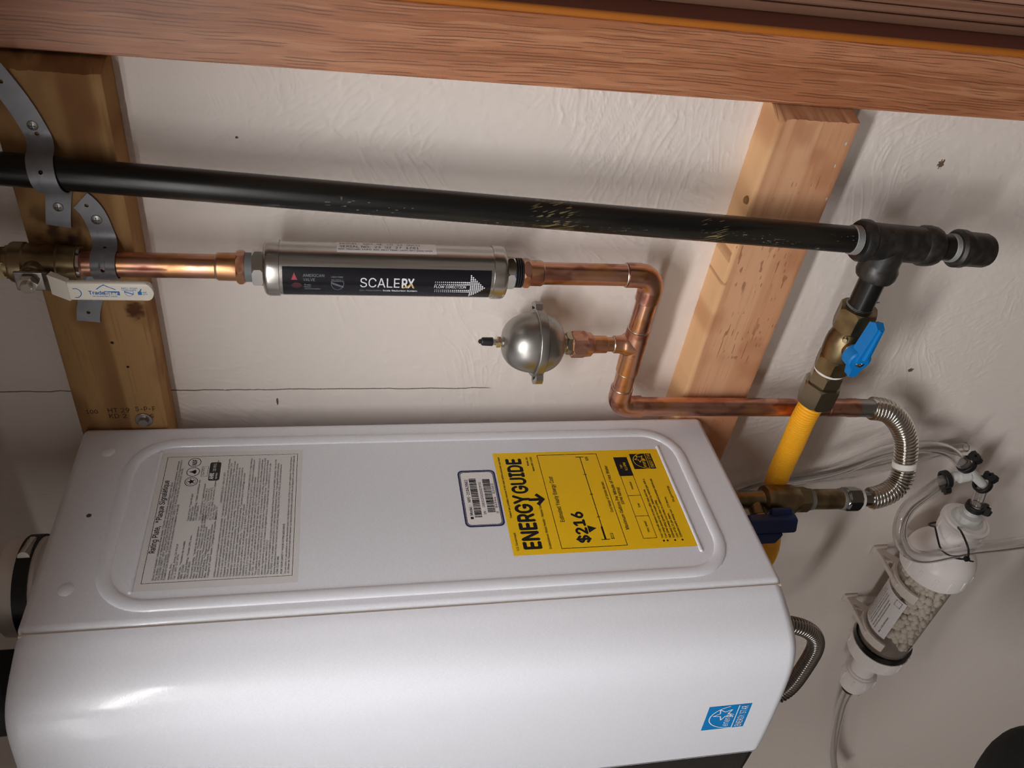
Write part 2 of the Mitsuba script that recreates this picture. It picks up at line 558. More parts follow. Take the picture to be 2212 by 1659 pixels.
plain('stamp_grey', S(78, 60, 42), 0.8, spec=0.1)
plain('yellow_jacket', S(250, 184, 40), 0.4)
plain('handle_blue', S(0, 116, 190), 0.38)
plain('handle_navy', S(22, 42, 92), 0.42)
procd('galvanised', galv, 0.42, 0.35)
plain('pvc_white', S(236, 230, 228), 0.38)
plain('pvc_ivory', S(216, 208, 200), 0.45)
plain('plastic_cloudy', S(206, 206, 204), 0.35)
plain('bead', S(236, 228, 217), 0.6)
plain('grey_plastic', S(110, 114, 118), 0.55)
plain('rubber_black', S(24, 24, 25), 0.5)
plain('cap_plastic', S(24, 22, 30), 0.45)
plain('tape_white', S(214, 212, 206), 0.7)
plain('thread_grey', (0.32, 0.325, 0.32), 0.5, 0.6)
plain('lamp_housing', S(220, 220, 218), 0.5)
scene['clear_vinyl'] = {'type': 'dielectric', 'int_ior': 1.48, 'ext_ior': 1.0, 'specular_transmittance': {'type': 'rgb', 'value': [0.97, 0.965, 0.965]}}
scene['clear_tube'] = {'type': 'thindielectric', 'int_ior': 1.5, 'specular_transmittance': {'type': 'rgb', 'value': [0.84, 0.83, 0.82]}}

# ------------------------------------------------------------------ the room's lamps
LAMPS = [(0.35, -0.72, 1.715, 0.24, 0.045, 0.058, 0.004, 36.0), (-0.5, -2.1, 2.14, 0.60, 0.15, 0.17, 0.02, 11.5)]
for i, (lx, ly, lz, a, b, lip, drop, e) in enumerate(LAMPS):
    key = 'ceiling_light' + ('' if i == 0 else f'_{i:03d}')
    # a long lamp whose tin hood comes down past the diffuser on both sides
    hs = cat(cbox(lx - a - .02, lx + a + .02, ly - lip, ly + lip, lz + 0.02, lz + 0.045, 0.003), cbox(lx - a - .03, lx - a - .01, ly - lip, ly + lip, lz - drop, lz + 0.03, .002), cbox(lx + a + .01, lx + a + 0.03, ly - lip, ly + lip, lz - drop, lz + 0.03, .002),
             cbox(lx - a - .03, lx + a + .03, ly - lip - .01, ly - lip, lz - drop, lz + 0.03, .002), cbox(lx - a - .03, lx + a + .03, ly + lip, ly + lip + 0.01, lz - drop, lz + 0.03, .002))
    for sx in (-0.7, 0.7):
        hs = cat(hs, cyl([lx + sx * a, ly, lz + 0.04], [lx + sx * a, ly, 2.2], 0.004, 8))
    add(key + '__housing', hs, 'lamp_housing', False)
    add(key + '__diffuser', TM([[lx - a, ly - b, lz], [lx + a, ly - b, lz], [lx + a, ly + b, lz], [lx - a, ly + b, lz]], [[0, 2, 1], [0, 3, 2]]), 'lamp_housing', False,
        emitter={'type': 'area', 'radiance': {'type': 'rgb', 'value': [e * 1.0, e * 0.98, e * 0.96]}})
    tag(key, ['long slim lamp hanging in front of the water heater', 'long ceiling lamp further back in the room'][i], 'ceiling light')

# ------------------------------------------------------------------ the room
X0, X1, Y0, F0, C0 = -2.6, 2.0, -3.4, -ZS, 2.2
OX = 0.447   # the door opening's left side
add('wall_back', cat(wall_face(X0, OX - .006, F0, C0), split_box([[X0, 0.004, F0], [OX - .006, 0.11, C0]]), split_box([[OX - .006, 0, 1.75], [1.26, 0.11, C0]]), split_box([[1.26, 0, F0], [X1, 0.11, C0]])), 'wall_paint', True, kind='structure')
add('wall_left', trimesh.creation.box(bounds=[[X0 - .1, Y0, F0], [X0, 0.11, C0]]), 'room_paint', False, kind='structure')
add('wall_right', trimesh.creation.box(bounds=[[X1, Y0, F0], [X1 + .1, 0.11, C0]]), 'room_paint', False, kind='structure')
add('wall_front', trimesh.creation.box(bounds=[[X0, Y0 - .1, F0], [X1, Y0, C0]]), 'room_paint', False, kind='structure')
add('floor', trimesh.creation.box(bounds=[[X0 - .1, Y0 - .1, F0 - .1], [X1 + .1, 0.11, F0]]), 'room_floor', False, kind='structure')
add('ceiling_soffit', trimesh.creation.box(bounds=[[X0, -0.42, 1.86], [X1, -0.0005, C0]]), 'room_paint', False, kind='structure', label='boxed-in soffit under the ceiling along the wall')
add('ceiling', trimesh.creation.box(bounds=[[X0 - .1, Y0 - .1, C0], [X1 + .1, 0.11, C0 + .1]]), 'room_paint', False, kind='structure')
# oak door casing (its left edge at x = 0.38), a varnished bead, the shaded jamb behind it, and the door
add('trim_1', cbox(0.3800, 0.4405, -0.0185, -0.0002, F0, 1.82, 0.0012), 'oak', False, kind='structure', label='wide oak door casing running across the top of the picture')
add('trim_1__bead', cat(sweep([[0.4436, -0.0172, F0], [0.4436, -0.0172, 1.82]], 0.0034, 14), cbox(0.4405, 0.4466, -0.0172, -0.0002, F0, 1.82, 0.0004)), 'varnish_edge', 32, label='narrow orange varnished edge bead')
add('trim_2', cbox(OX - .006, OX, -0.0165, 0.1099, F0, 1.75, 0.0004), 'jamb_dark', False, kind='structure', label='dark reddish door jamb between the casing and the door')
add('trim_3', cbox(OX, 0.4552, 0.030, 0.046, F0, 1.75, 0.0008), 'door_wood', False, kind='structure', label='brown door stop strip beside the jamb')
door = cat(cbox(OX + .001, 1.25, 0.0385, 0.075, F0 + .006, 1.745, 0.001), cbox(0.4562, 0.4630, 0.0315, 0.0385, F0 + .006, 1.745, 0.0016), cbox(0.4642, 0.474, 0.0325, 0.0385, F0 + .006, 1.745, 0.0016),
           cbox(0.4752, 0.56, 0.0315, 0.0385, F0 + .006, 1.745, 0.0016))
add('door_1', door, 'door_wood', False, kind='structure', label='light brown wooden door with long moulded grooves')


# ------------------------------------------------------------------ boards on the wall
def rough_board(x0, x1, z0, z1, t, seed, tear=0.007):
    """A board whose right end is torn: the front face stops short and the end slopes back to the wall."""
    rng = np.random.default_rng(seed)
    r = 0.0035
    zs = np.r_[z0, z0 + r * 0.3, z0 + r, np.linspace(z0 + 2 * r, z1 - 2 * r, 44), z1 - r, z1 - 0.3 * r, z1]
    V, F = [], []
    jag = np.convolve(rng.normal(0, 1, len(zs) + 4), [0.25, 0.5, 0.25], 'same')[2:-2]
    for i, z in enumerate(zs):
        e = min(z - z0, z1 - z)
        d = 0 if e >= r else r - math.sqrt(max(0.0, r * r - (r - e) ** 2))
        u = (z - z0) / (z1 - z0)
        b = tear * (0.80 + 0.07 * jag[i] + 1.3 * max(0, (u - 0.86) / 0.14) ** 2)
        yf = -t + d
        mid = -t * 0.45 + 0.0005 * jag[i]
        V += [[x0, 0, z], [x0, yf, z], [x1 - b, yf, z], [x1 - b * 0.62, yf * 0.80, z], [x1 - 0.0002 * abs(jag[i]), mid, z], [x1, 0, z]]
    n = 6
    for i in range(len(zs) - 1):
        for k in range(n):
            k2 = (k + 1) % n
            a, b = i * n, (i + 1) * n
            F += [[a + k, a + k2, b + k2], [a + k, b + k2, b + k]]
    for o, flip in ((0, True), ((len(zs) - 1) * n, False)):
        for k in range(1, n - 1):
            F.append([o, o + k + 1, o + k] if flip else [o, o + k, o + k + 1])
    m = TM(V, F)
    return m if m.volume > 0 else TM(V, np.asarray(F)[:, ::-1])


add('mounting_board__plank', rough_board(-0.75, 0.3790, 0.9460, 1.0315, 0.038, 3), 'cedar', 30)
tag('mounting_board', 'fresh reddish wooden board on the wall behind the black gas pipe and the copper pipe', 'board')
add('mounting_board_001__plank', rough_board(-0.75, 0.3768, 1.6118, 1.6985, 0.038, 8), 'pine', 30)
tag('mounting_board_001', 'old yellowish wooden board on the wall under the metal pipe straps', 'board')
knot = lathe([0.286, -0.030, 1.0315], [0, -0.1, 1], [(-0.002, 0.0045), (0.0, 0.0045), (0.0022, 0.0035), (0.003, 0.0012)], 16)
add('mounting_board__knot', knot, 'pine', 32)


def screw_head(p, nrm, r, bolt=False):
    n = U(nrm)
    p = np.asarray(p, float)
    if bolt:
        return cat(lathe(p, n, [(0, r * 1.7), (0.0012, r * 1.7), (0.0016, r * 1.5)], 28), hexnut(p + n * 0.0014, n, 0.0045, r))
    m = man(lathe(p, n, [(-0.001, r * 0.8), (0.0, r), (0.0007, r * 0.92), (0.0014, r * 0.5), (0.0016, 0.0)], 28))
    u, v, w = frame(n)
    M = np.c_[u, v, w]
    for a in (0, 1):
        L = r * 1.1
        s = ([L, r * 0.24, 0.004] if a == 0 else [r * 0.24, L, 0.004])
        c = m3.Manifold.cube(s, True)
        mm = np.c_[M, p + n * 0.0018]
        m = m - c.transform(mm)
    return unman(m)


add('mounting_board_001__lag_bolt', screw_head([0.0093, -0.0382, 1.6345], [0, -1, 0], 0.0052, True), 'dark_chrome', 30, label='grey hex lag bolt with washer')
# ink stamps on the old board: bars and grey grade marks
st = []
for (ax, az, bx_, bz, w) in ((0.196, 1.688, 0.196, 1.676, 0.003), (0.187, 1.690, 0.187, 1.674, 0.003), (0.190, 1.6725, 0.181, 1.6715, 0.003), (0.193, 1.650, 0.186, 1.648, 0.003),
                             (0.190, 1.640, 0.190, 1.630, 0.003), (0.195, 1.632, 0.184, 1.630, 0.003)):
    st.append(put(flat(LineString([(ax, az), (bx_, bz)]).buffer(w / 2, cap_style='flat')), [0, -0.0382, 0], [1, 0, 0], [0, 0, 1]))
add('mounting_board_001__stamp', cat(st), 'stamp_green', False, label='dark green ink stamp marks')
st = []
for s, x, z, h, w in (('HT 29', 0.020, 1.668, 0.006, 0.022), ('KD 2', 0.012, 1.668, 0.006, 0.018), ('S-P-F', 0.0215, 1.641, 0.006, 0.020), ('S', 0.012, 1.628, 0.005, 0.004), ('100', 0.019, 1.689, 0.005, 0.012)):
    st.append(put(letters(s, h, w, bold=0.03), [x, -0.0382, z], [0, 0, -1], [1, 0, 0]))
add('mounting_board_001__stamp', cat(st), 'stamp_grey', False, label='faded grey ink grade marks')

# ------------------------------------------------------------------ black gas pipe
GX0, GY0, GZ0 = 0.2992, -0.0560, 1.72
GX1, GY1, GZ1 = 0.2708, -0.0790, 0.900
gd = U([GX1 - GX0, GY1 - GY0, GZ1 - GZ0])


def gp(z):
    return np.array([GX0, GY0, GZ0]) + gd * (z - GZ0) / gd[2]


add('gas_pipe__long_pipe', cyl(gp(1.80), gp(0.915), 0.01335, 40), 'black_steel', 32)
tc = gp(0.889)
tee = [lathe(gp(0.9262), gd, [(0, 0.0150), (0.0, 0.0195), (0.003, 0.0212), (0.009, 0.0212), (0.012, 0.0190), (0.030, 0.0186), (0.070, 0.0186), (0.073, 0.0205), (0.079, 0.0208), (0.085, 0.0200), (0.0885, 0.0186), (0.0885, 0.0145)], 44),
       lathe(tc, [-1, 0, 0], [(0.0, 0.0186), (0.022, 0.0183), (0.026, 0.0190), (0.029, 0.0206), (0.036, 0.0206), (0.040, 0.0190), (0.040, 0.0146)], 44)]
add('gas_pipe__tee', cat(tee), 'cast_iron', 32, label='grey cast iron tee fitting')
th = [ring_lathe(gp(0.9268 + 0.0016 * k), -gd, [(0, 0.0134), (0.0008, 0.0148 + .0008 * k * 0), (0.0016, 0.0134)], 36) for k in range(5)]
add('gas_pipe__thread', cat(th), 'thread_grey', 32, label='pale sealant on the pipe thread')
add('gas_pipe__nipple', cyl(gp(0.845), gp(0.80), 0.01335, 36), 'black_steel', 32)
add('gas_pipe__end_cap', lathe(gp(0.8160), gd, [(0, 0.0140), (0, 0.0172), (0.003, 0.0196), (0.010, 0.0196), (0.0135, 0.0184), (0.018, 0.0178), (0.036, 0.0176), (0.0405, 0.0160), (0.043, 0.0120), (0.044, 0.0)], 44), 'cast_iron', 32, label='grey cast iron cap closing the pipe end')
th = [ring_lathe(gp(0.8215 - 0.0015 * k), gd, [(0, 0.0134), (0.0007, 0.0146), (0.0014, 0.0134)], 36) for k in range(4)]
add('gas_pipe__thread', cat(th), 'thread_grey', 32)
bz, by = tc[2], tc[1]
add('gas_pipe__branch_nipple', cyl([tc[0] - 0.036, by, bz], [0.186, by - 0.001, bz], 0.01335, 36), 'black_steel', 32)
th = [ring_lathe([0.2335 - 0.0016 * k, by, bz], [-1, 0, 0], [(0, 0.0134), (0.0007, 0.0145), (0.0014, 0.0134)], 36) for k in range(3)]
add('gas_pipe__thread', cat(th), 'thread_grey', 32)
th = [ring_lathe([0.1955 - 0.0015 * k, by, bz], [-1, 0, 0], [(0, 0.0134), (0.0007, 0.0143), (0.0014, 0.0134)], 36) for k in range(3)]
add('gas_pipe__thread', cat(th), 'thread_grey', 32)
tag('gas_pipe', 'long black steel gas pipe with tee and end cap, running below the oak casing', 'pipe')

# ------------------------------------------------------------------ gas shut-off valve with the blue handle
vy, vz = by - 0.001, bz
vb = [hexnut([0.1925, vy, vz], [-1, 0, 0], 0.027, 0.0215, phase=0.0),
      lathe([0.1655, vy, vz], [-1, 0, 0], [(-0.001, 0.0175), (0.004, 0.0165), (0.008, 0.0170), (0.014, 0.0186), (0.022, 0.0190), (0.032, 0.0185), (0.040, 0.0172)], 40),
      hexnut([0.1275, vy, vz], [-1, 0, 0], 0.019, 0.0200, phase=0.0),
      lathe([0.148, vy, vz], [0, -1, 0], [(0.008, 0.0105), (0.020, 0.0105), (0.022, 0.0090), (0.026, 0.0085)], 28),
      lathe([0.160, vy - 0.013, vz + 0.010], [0, -0.8, 0.6], [(0, 0.0028), (0.0035, 0.0028), (0.004, 0.0022)], 16)]
add('gas_valve__body', cat(vb), 'old_brass', 30)
hy = vy - 0.026
hp = []
hub = lathe([0.148, hy + 0.004, vz], [0, -1, 0], [(0, 0.0125), (0.001, 0.0135), (0.014, 0.0130), (0.016, 0.0118)], 36)
# wing: towards the pipe a long tapering fin, the other way a short one
arm = hull([[0.148 + a, hy - yy, vz + b] for a, b, yy in ((0.000, 0.0085, 0.000), (0.000, -0.0085, 0.000), (0.000, 0.0070, 0.015), (0.000, -0.0070, 0.015), (0.046, 0.0045, 0.002), (0.046, -0.0055, 0.002), (0.050, 0.0040, 0.010), (0.050, -0.0050, 0.010), (0.046, 0.0036, 0.017), (0.046, -0.0046, 0.017))])
arm2 = hull([[0.148 + a, hy - yy, vz + b] for a, b, yy in ((0.000, 0.0085, 0.000), (0.000, -0.0085, 0.000), (0.000, 0.0075, 0.013), (0.000, -0.0075, 0.013), (-0.021, 0.0050, 0.002), (-0.021, -0.0050, 0.002), (-0.021, 0.0045, 0.011), (-0.021, -0.0045, 0.011))])
rid = hull([[0.148 + a, hy - yy, vz + b] for a, b, yy in ((0.004, 0.0030, 0.014), (0.004, -0.0030, 0.014), (0.046, 0.0015, 0.015), (0.046, -0.0020, 0.015), (0.006, 0.0012, 0.0185), (0.006, -0.0016, 0.0185), (0.045, 0.0006, 0.0190), (0.045, -0.0010, 0.0190))])
add('gas_valve__handle', cat(hub, arm, arm2, rid), 'handle_blue', 25, label='bright blue wing handle')
add('gas_valve__handle__screw', lathe([0.1465, hy - 0.0118, vz], [0, -1, 0], [(0, 0.0052), (0.001, 0.0052), (0.002, 0.0044), (0.0023, 0.002), (0.0012, 0.0018), (0.0012, 0.0)], 24), 'chrome', 32)
add('gas_valve__tape', lathe([0.1090, vy, vz], [-1, 0, 0], [(0, 0.0160), (0.001, 0.0172), (0.0035, 0.0170), (0.0045, 0.016)], 36), 'tape_white', 32, label='pale blue-white thread tape')
tag('gas_valve', 'brass gas shut-off valve with blue handle under the black pipe tee', 'valve')
# ------------------------------------------------------------------ yellow gas hose
nb = [hexnut([0.1055, vy, vz], [-1, 0, 0], 0.017, 0.0190, phase=0.0), lathe([0.0895, vy, vz], [-1, 0, 0], [(0, 0.0165), (0.003, 0.0165)], 36),
      hexnut([0.0885, vy, vz], [-1, 0, 0], 0.029, 0.0225, phase=0.0), lathe([0.061, vy, vz], [-1, 0, 0], [(0, 0.0180), (0.003, 0.0165)], 36)]
add('gas_hose__nut', cat(nb), 'nickel_brass', 28, label='shiny brass hose nut')
add('gas_hose__jacket', corrugated([[0.064, vy, vz], [0.0364, -0.0820, 0.8932], [0.0022, -0.0780, 0.8889], [-0.0399, -0.0720, 0.8826], [-0.0844, -0.0660, 0.8761], [-0.1317, -0.0600, 0.8640], [-0.1913, -0.0550, 0.8435], [-0.2692, -0.0520, 0.8198], [-0.322, -0.062, 0.842], [-0.352, -0.085, 0.90], [-0.356, -0.11, 1.0]], 0.0134, 0.0009, 0.0033, 26, 10, 3), 'yellow_jacket', 60)
tag('gas_hose', 'yellow corrugated gas hose running from the brass valve to the heater', 'hose')

# ------------------------------------------------------------------ copper water line
CX, CY = 0.2105, -0.0550
A = np.array([CX, CY, 0.0])


def cz(z):
    return np.array([CX, CY, z])


def solder(p, d, r):
    return ring_lathe(np.asarray(p, float) - 0.001 * U(d), d, [(0, r - 0.0015), (0.0003, r + 0.0004), (0.001, r + 0.0009), (0.0017, r + 0.0004), (0.002, r - 0.0015)], 32)


def elbow(c, d1, d2, R, r, leg):
    """A soldered elbow: corner at c, arms along d1 and d2."""
    d1, d2 = U(d1), U(d2)
    c = np.asarray(c, float)
    o = c + d1 * R + d2 * R
    P = [c + d1 * (R + leg)] + [o - R * (d2 * math.cos(a) + d1 * math.sin(a)) for a in np.linspace(0, math.pi / 2, 14)] + [c + d2 * (R + leg)]
    return sweep(P, r, 32)


DN, LF = np.array([0, 0, -1.0]), np.array([-1.0, 0, 0])
RZ = 1.1195
# upper piece: adapter, pipe up to the ball valve
add('copper_pipe__riser_pipe', cyl(cz(1.66), cz(1.5230), 0.0111, 36), 'copper')
add('copper_pipe__riser_pipe__adapter', cat(lathe(cz(1.5405), DN, [(0, 0.0111), (0.001, 0.0127), (0.015, 0.0129), (0.018, 0.0127)], 36), hexnut(cz(1.5232), DN, 0.0073, 0.0158, phase=0.35)), 'copper', 30, label='copper threaded adapter with hex shoulder')
add('copper_pipe__riser_pipe__solder_ring', solder(cz(1.5408), DN, 0.0111), 'solder')
tag('copper_pipe', 'short vertical copper pipe between the brass ball valve and the steel filter cylinder', 'pipe')
# lower run: adapter, pipe, elbow, horizontal with tee, elbow, long pipe
add('copper_pipe_001__adapter', cat(hexnut(cz(1.2572), DN, 0.0072, 0.0152, phase=0.2), lathe(cz(1.2502), DN, [(0, 0.0126), (0.012, 0.0127), (0.0135, 0.0120)], 36)), 'copper', 30, label='copper threaded adapter with hex shoulder')
add('copper_pipe_001__pipe', cyl(cz(1.2375), cz(1.145), 0.0111, 36), 'copper')
add('copper_pipe_001__elbow', elbow([CX, CY, RZ], -DN, LF, 0.0165, 0.0127, 0.013), 'copper')
add('copper_pipe_001__pipe', cyl([0.182, CY, RZ], [0.138, CY, RZ], 0.0111, 36), 'copper')
TX = 0.1228
add('copper_pipe_001__tee', cat(lathe([0.1440, CY, RZ], LF, [(0, 0.0111), (0.0005, 0.0125), (0.014, 0.0128), (0.030, 0.0128), (0.0580, 0.0125), (0.0585, 0.0111)], 36),
                                lathe([TX, CY, RZ], -DN, [(0, 0.0128), (0.0105, 0.0126), (0.0135, 0.0108), (0.017, 0.0098), (0.0235, 0.0096), (0.024, 0.008)], 36)), 'copper', 35)
add('copper_pipe_001__pipe', cyl([0.090, CY, RZ], [0.050, CY, RZ], 0.0111, 36), 'copper')
LX = 0.0325
add('copper_pipe_001__elbow', elbow([LX, CY, RZ], -LF, DN, 0.0165, 0.0127, 0.0125), 'copper')
le = np.array([0.0245, CY, 0.803])
add('copper_pipe_001__pipe', cyl([LX, CY, 1.092], le, 0.0111, 36), 'copper')
add('copper_pipe_001__coupling', lathe([0.0262, CY, 0.846], le - np.array([0.0262, CY, 0.846]), [(0, 0.0111), (0.001, 0.0117), (0.013, 0.0117), (0.015, 0.0112), (0.028, 0.0112), (0.030, 0.0118), (0.042, 0.0118), (0.043, 0.0108)], 36), 'copper')
for p, d in ((cz(1.2368), DN), (cz(1.1500), DN), ([0.1805, CY, RZ], LF), ([0.1442, CY, RZ], LF), ([0.0850, CY, RZ], LF), ([0.0615, CY, RZ], LF), ([LX, CY, 1.0905], DN), ([TX, CY, RZ + 0.0242], DN)):
    add('copper_pipe_001__solder_ring', solder(p, d, 0.0111 if p[0] != TX else 0.0082), 'solder')
add('copper_pipe_001__branch_pipe', cat(cyl([TX, CY, RZ + 0.02], [TX + .0003, CY, RZ + 0.036], 0.0079, 30), lathe([TX, CY, RZ + 0.032], -DN, [(0, 0.0082), (0.0005, 0.0094), (0.014, 0.0096), (0.016, 0.0105), (0.018, 0.0128), (0.023, 0.0134), (0.030, 0.0130)], 30),
    hexnut([TX, CY, RZ + 0.0560], -DN, 0.0155, 0.0150, phase=0.4)), 'copper', 30)
add('copper_pipe_001__solder_ring', solder([TX, CY, RZ + 0.0325], DN, 0.0082), 'solder')
tag('copper_pipe_001', 'bent copper water pipe with two elbows and a tee below the filter cylinder', 'pipe')

# ------------------------------------------------------------------ water hammer arrestor (steel bulb)
BX = 0.1262
bd = U([0.004, 0, 0.15])
bo = np.array([TX + 0.001, CY, 1.1890])
add('shock_arrestor__hex', cat(hexnut(bo, bd, 0.0085, 0.0122, phase=0.5), lathe(bo + bd * 0.008, bd, [(0, 0.0095), (0.004, 0.0095)], 28)), 'nickel_brass', 28, label='plated hex neck')
th = [ring_lathe(bo - bd * (0.0005 + 0.0017 * k), bd, [(0, 0.0090), (0.0008, 0.0108), (0.0016, 0.0090)], 32) for k in range(4)]
add('shock_arrestor__thread', cat(th, [cyl(bo - bd * 0.006, bo, 0.0095, 28)]), 'thread_grey', 32, label='grey sealed thread')
R = 0.0322
lo = [(0, 0.0)] + [(0.0355 - 0.0290 * math.cos(a), R * math.sin(a) ** 0.8) for a in np.linspace(0.12, math.pi / 2, 18)]
up = [(0.0380 + 0.0355 * math.sin(a), R * math.cos(a) ** 0.72) for a in np.linspace(0.0, math.pi / 2 - 0.10, 18)] + [(0.0380 + 0.0355, 0.0)]
b1 = bo + bd * 0.004
add('shock_arrestor__shell', lathe(b1, bd, lo + up, 56), 'steel_matt', 40)
add('shock_arrestor__band', ring_lathe(b1, bd, [(0.0310, 0.0318), (0.0310, 0.0345), (0.0318, 0.0358), (0.0345, 0.0362), (0.0390, 0.0362), (0.0402, 0.0356), (0.0408, 0.0345), (0.0400, 0.0330), (0.0396, 0.0318)], 56), 'steel_matt', 35)
tabs = []
for s in (1, -1):
    P = Polygon([(0.030 * s, -0.011), (0.0400 * s, -0.010), (0.0435 * s, -0.005), (0.0435 * s, 0.005), (0.0400 * s, 0.010), (0.030 * s, 0.011)]).difference(LineString([(0.0355 * s, -0.004), (0.0375 * s, 0.004)]).buffer(0.0018))
    e = extrude(P, 0.0075)
    e = TM(e.vertices, e.faces)
    tabs.append(put(e, b1 + bd * 0.0318, [0.77, 0.638, 0], np.cross(bd, [0.77, 0.638, 0])))
add('shock_arrestor__lug', tabs[0], 'steel_matt', 30)
add('shock_arrestor__lug', tabs[1], 'steel_matt', 30)
tp = b1 + bd * 0.0725
add('shock_arrestor__stem', cat(lathe(tp, bd, [(0, 0.0055), (0.0018, 0.0055), (0.0022, 0.0048), (0.0030, 0.0048)], 24), hexnut(tp + bd * 0.003, bd, 0.0045, 0.0066), lathe(tp + bd * 0.0075, bd, [(0, 0.0036), (0.006, 0.0036)], 20)), 'chrome', 30, label='nickel valve stem')
add('shock_arrestor__cap', lathe(tp + bd * 0.0110, bd, [(0, 0.0042), (0.0005, 0.0046), (0.0105, 0.0044), (0.0120, 0.0036), (0.0125, 0.0024), (0.0145, 0.0022), (0.0155, 0.0)], 20), 'cap_plastic', 32, label='small black valve cap')
tag('shock_arrestor', 'round grey steel water hammer arrestor bulb with black cap on the copper tee', 'pressure vessel')

# ------------------------------------------------------------------ steel filter cylinder on the copper line
FR = 0.0246
add('filter_cylinder__body', lathe(cz(1.4900), DN, [(0, FR - .001), (0, FR), (0.206, FR), (0.206, FR - .001)], 72), 'brushed_steel', 30)
add('filter_cylinder__end_cap', lathe(cz(1.4995), DN, [(0, 0.012), (0.0, 0.0195), (0.0008, 0.0225), (0.0025, 0.0248), (0.0050, 0.0258), (0.0142, 0.0258), (0.0146, 0.0250)], 64), 'brushed_steel', 30)
add('filter_cylinder__end_cap', lathe(cz(1.2742), -DN, [(0, 0.012), (0.0, 0.0195), (0.0008, 0.0225), (0.0025, 0.0248), (0.0050, 0.0258), (0.0142, 0.0258), (0.0146, 0.0250)], 64), 'brushed_steel', 30)
add('filter_cylinder__hex_nut', hexnut(cz(1.5092), DN, 0.0102, 0.0178, phase=0.1), 'chrome', 28)
add('filter_cylinder__hex_nut', hexnut(cz(1.2745), DN, 0.0088, 0.0170, phase=0.1), 'chrome', 28)
add('filter_cylinder__collar', lathe(cz(1.5162), DN, [(0, 0.0128), (0.0005, 0.0134), (0.0070, 0.0134), (0.0074, 0.0128)], 40), 'grey_plastic', 32, label='grey plastic collar')
add('filter_cylinder__washer', cat([lathe(cz(1.2662 - 0.0022 * k), DN, [(0, 0.0128), (0.0005, 0.0145), (0.0017, 0.0145), (0.0022, 0.0128)], 36) for k in range(4)]), 'rubber_black', 32, label='black ribbed rubber washer')
PHC = math.atan2(-0.66, 0.41)


def fine(m, size):
    """The same flat drawing with no edge longer than size, so that it can be bent."""
    v, f = trimesh.remesh.subdivide_to_size(m.vertices, m.faces, size, max_iter=12)
    return TM(v, f)


def on_filter(m, z0, phi0, lift):
    """Flat drawing wrapped on the cylinder: x runs down the pipe, y round it from the angle phi0."""
    m = fine(m, 0.0035) if len(m.faces) < 4000 and np.ptp(m.vertices[:, 1]) < 0.012 else m
    v = m.vertices
    r = FR + lift
    ph = phi0 + v[:, 1] / FR
    return TM(np.c_[CX + r * np.cos(ph), CY + r * np.sin(ph), z0 - v[:, 0]], m.faces)


def patch(L, H, nx=2, ny=24, r=0.0):
    xs, ys = np.linspace(0, L, nx), np.linspace(0, H, ny)
    V = [[x, y, 0] for x in xs for y in ys]
    F = []
    for i in range(nx - 1):
        for j in range(ny - 1):
            a = i * ny + j
            F += [[a, a + ny, a + ny + 1], [a, a + ny + 1, a + 1]]
    return TM(V, F)


P0 = PHC - math.radians(74)
LH = math.radians(78) * FR
LZ = 1.4822
LL = LZ - 1.2916
add('filter_cylinder__label', on_filter(patch(LL, LH), LZ, P0, 0.0002), 'label_black', True, label='dark navy product label with white lettering and a dotted arrow')
W_ = []


def ft(s, x, y, h, w, **k):
    return on_filter(move(letters(s, h, w, **k), [x, y + UPP, 0]), LZ, P0, 0.0004)


X = lambda f: f * LL
UPP = 0.11 * LH
white = [ft('SCALE', X(0.357), LH * 0.335, 0.0095, X(0.195), bold=0), ft('RX', X(0.556), LH * 0.335, 0.0092, X(0.064), bold=0.05),
         ft('Scale Reduction System', X(0.468), LH * 0.185, 0.0021, X(0.168), bold=0.03), ft('FLOW DIRECTION', X(0.716), LH * 0.345, 0.0030, X(0.160), bold=0.02)]
dots = []
for row in (0.47, 0.535, 0.205, 0.27):
    for k in range(18):
        q = 0.25 + 0.75 * k / 17
        dots.append(on_filter(flat(Point(X(0.722) + k * X(0.0098), LH * row + UPP).buffer(0.00032 + 0.00052 * q, 3)), LZ, P0, 0.0004))
for c in range(8):
    nn = 15 - 2 * c
    for j in range(nn):
        dots.append(on_filter(flat(Point(X(0.898) + c * X(0.0098), LH * (0.37 + (j - (nn - 1) / 2) * 0.052) + UPP).buffer(0.00075, 3)), LZ, P0, 0.0004))
add('filter_cylinder__label__lettering', cat(white), 'print_white', False)
add('filter_cylinder__label__arrow', cat(dots), 'print_white', False, label='white dotted flow arrow')
grey = [ft('AMERICAN', X(0.094), LH * 0.62, 0.0026, X(0.100)), ft('VALVE', X(0.094), LH * 0.50, 0.0026, X(0.056)), ft('Scale', X(0.098), LH * 0.365, 0.0013, X(0.032), bold=.03), ft('Reduct', X(0.098), LH * 0.295, 0.0013, X(0.032), bold=.03),
        ft('Technologies', X(0.098), LH * 0.225, 0.0013, X(0.075), bold=.03), ft('LEAD FREE', X(0.224), LH * 0.61, 0.0012, X(0.056), bold=.02), ft('ISO 14000-1', X(0.224), LH * 0.53, 0.0010, X(0.056), bold=.02),
        ft('Ion-Polarization', X(0.357), LH * 0.185, 0.0021, X(0.106))]
sh = Polygon([(0, 0.0068), (0.0108, 0.0068), (0.0110, 0.0030), (0.0085, -0.0015), (0.0055, -0.0030), (0.0022, -0.0015), (-0.0002, 0.0030)])
grey += [on_filter(move(outline(sh, 0.00035), [X(0.225), LH * 0.30 + UPP, 0]), LZ, P0, 0.0004)]
for dy in (0.0, 0.0012):
    grey += [on_filter(move(flat(LineString([(0.0005, 0.0055 - dy), (0.0105, 0.0015 - dy)]).buffer(0.0003)), [X(0.225), LH * 0.30 + UPP, 0]), LZ, P0, 0.0004)]
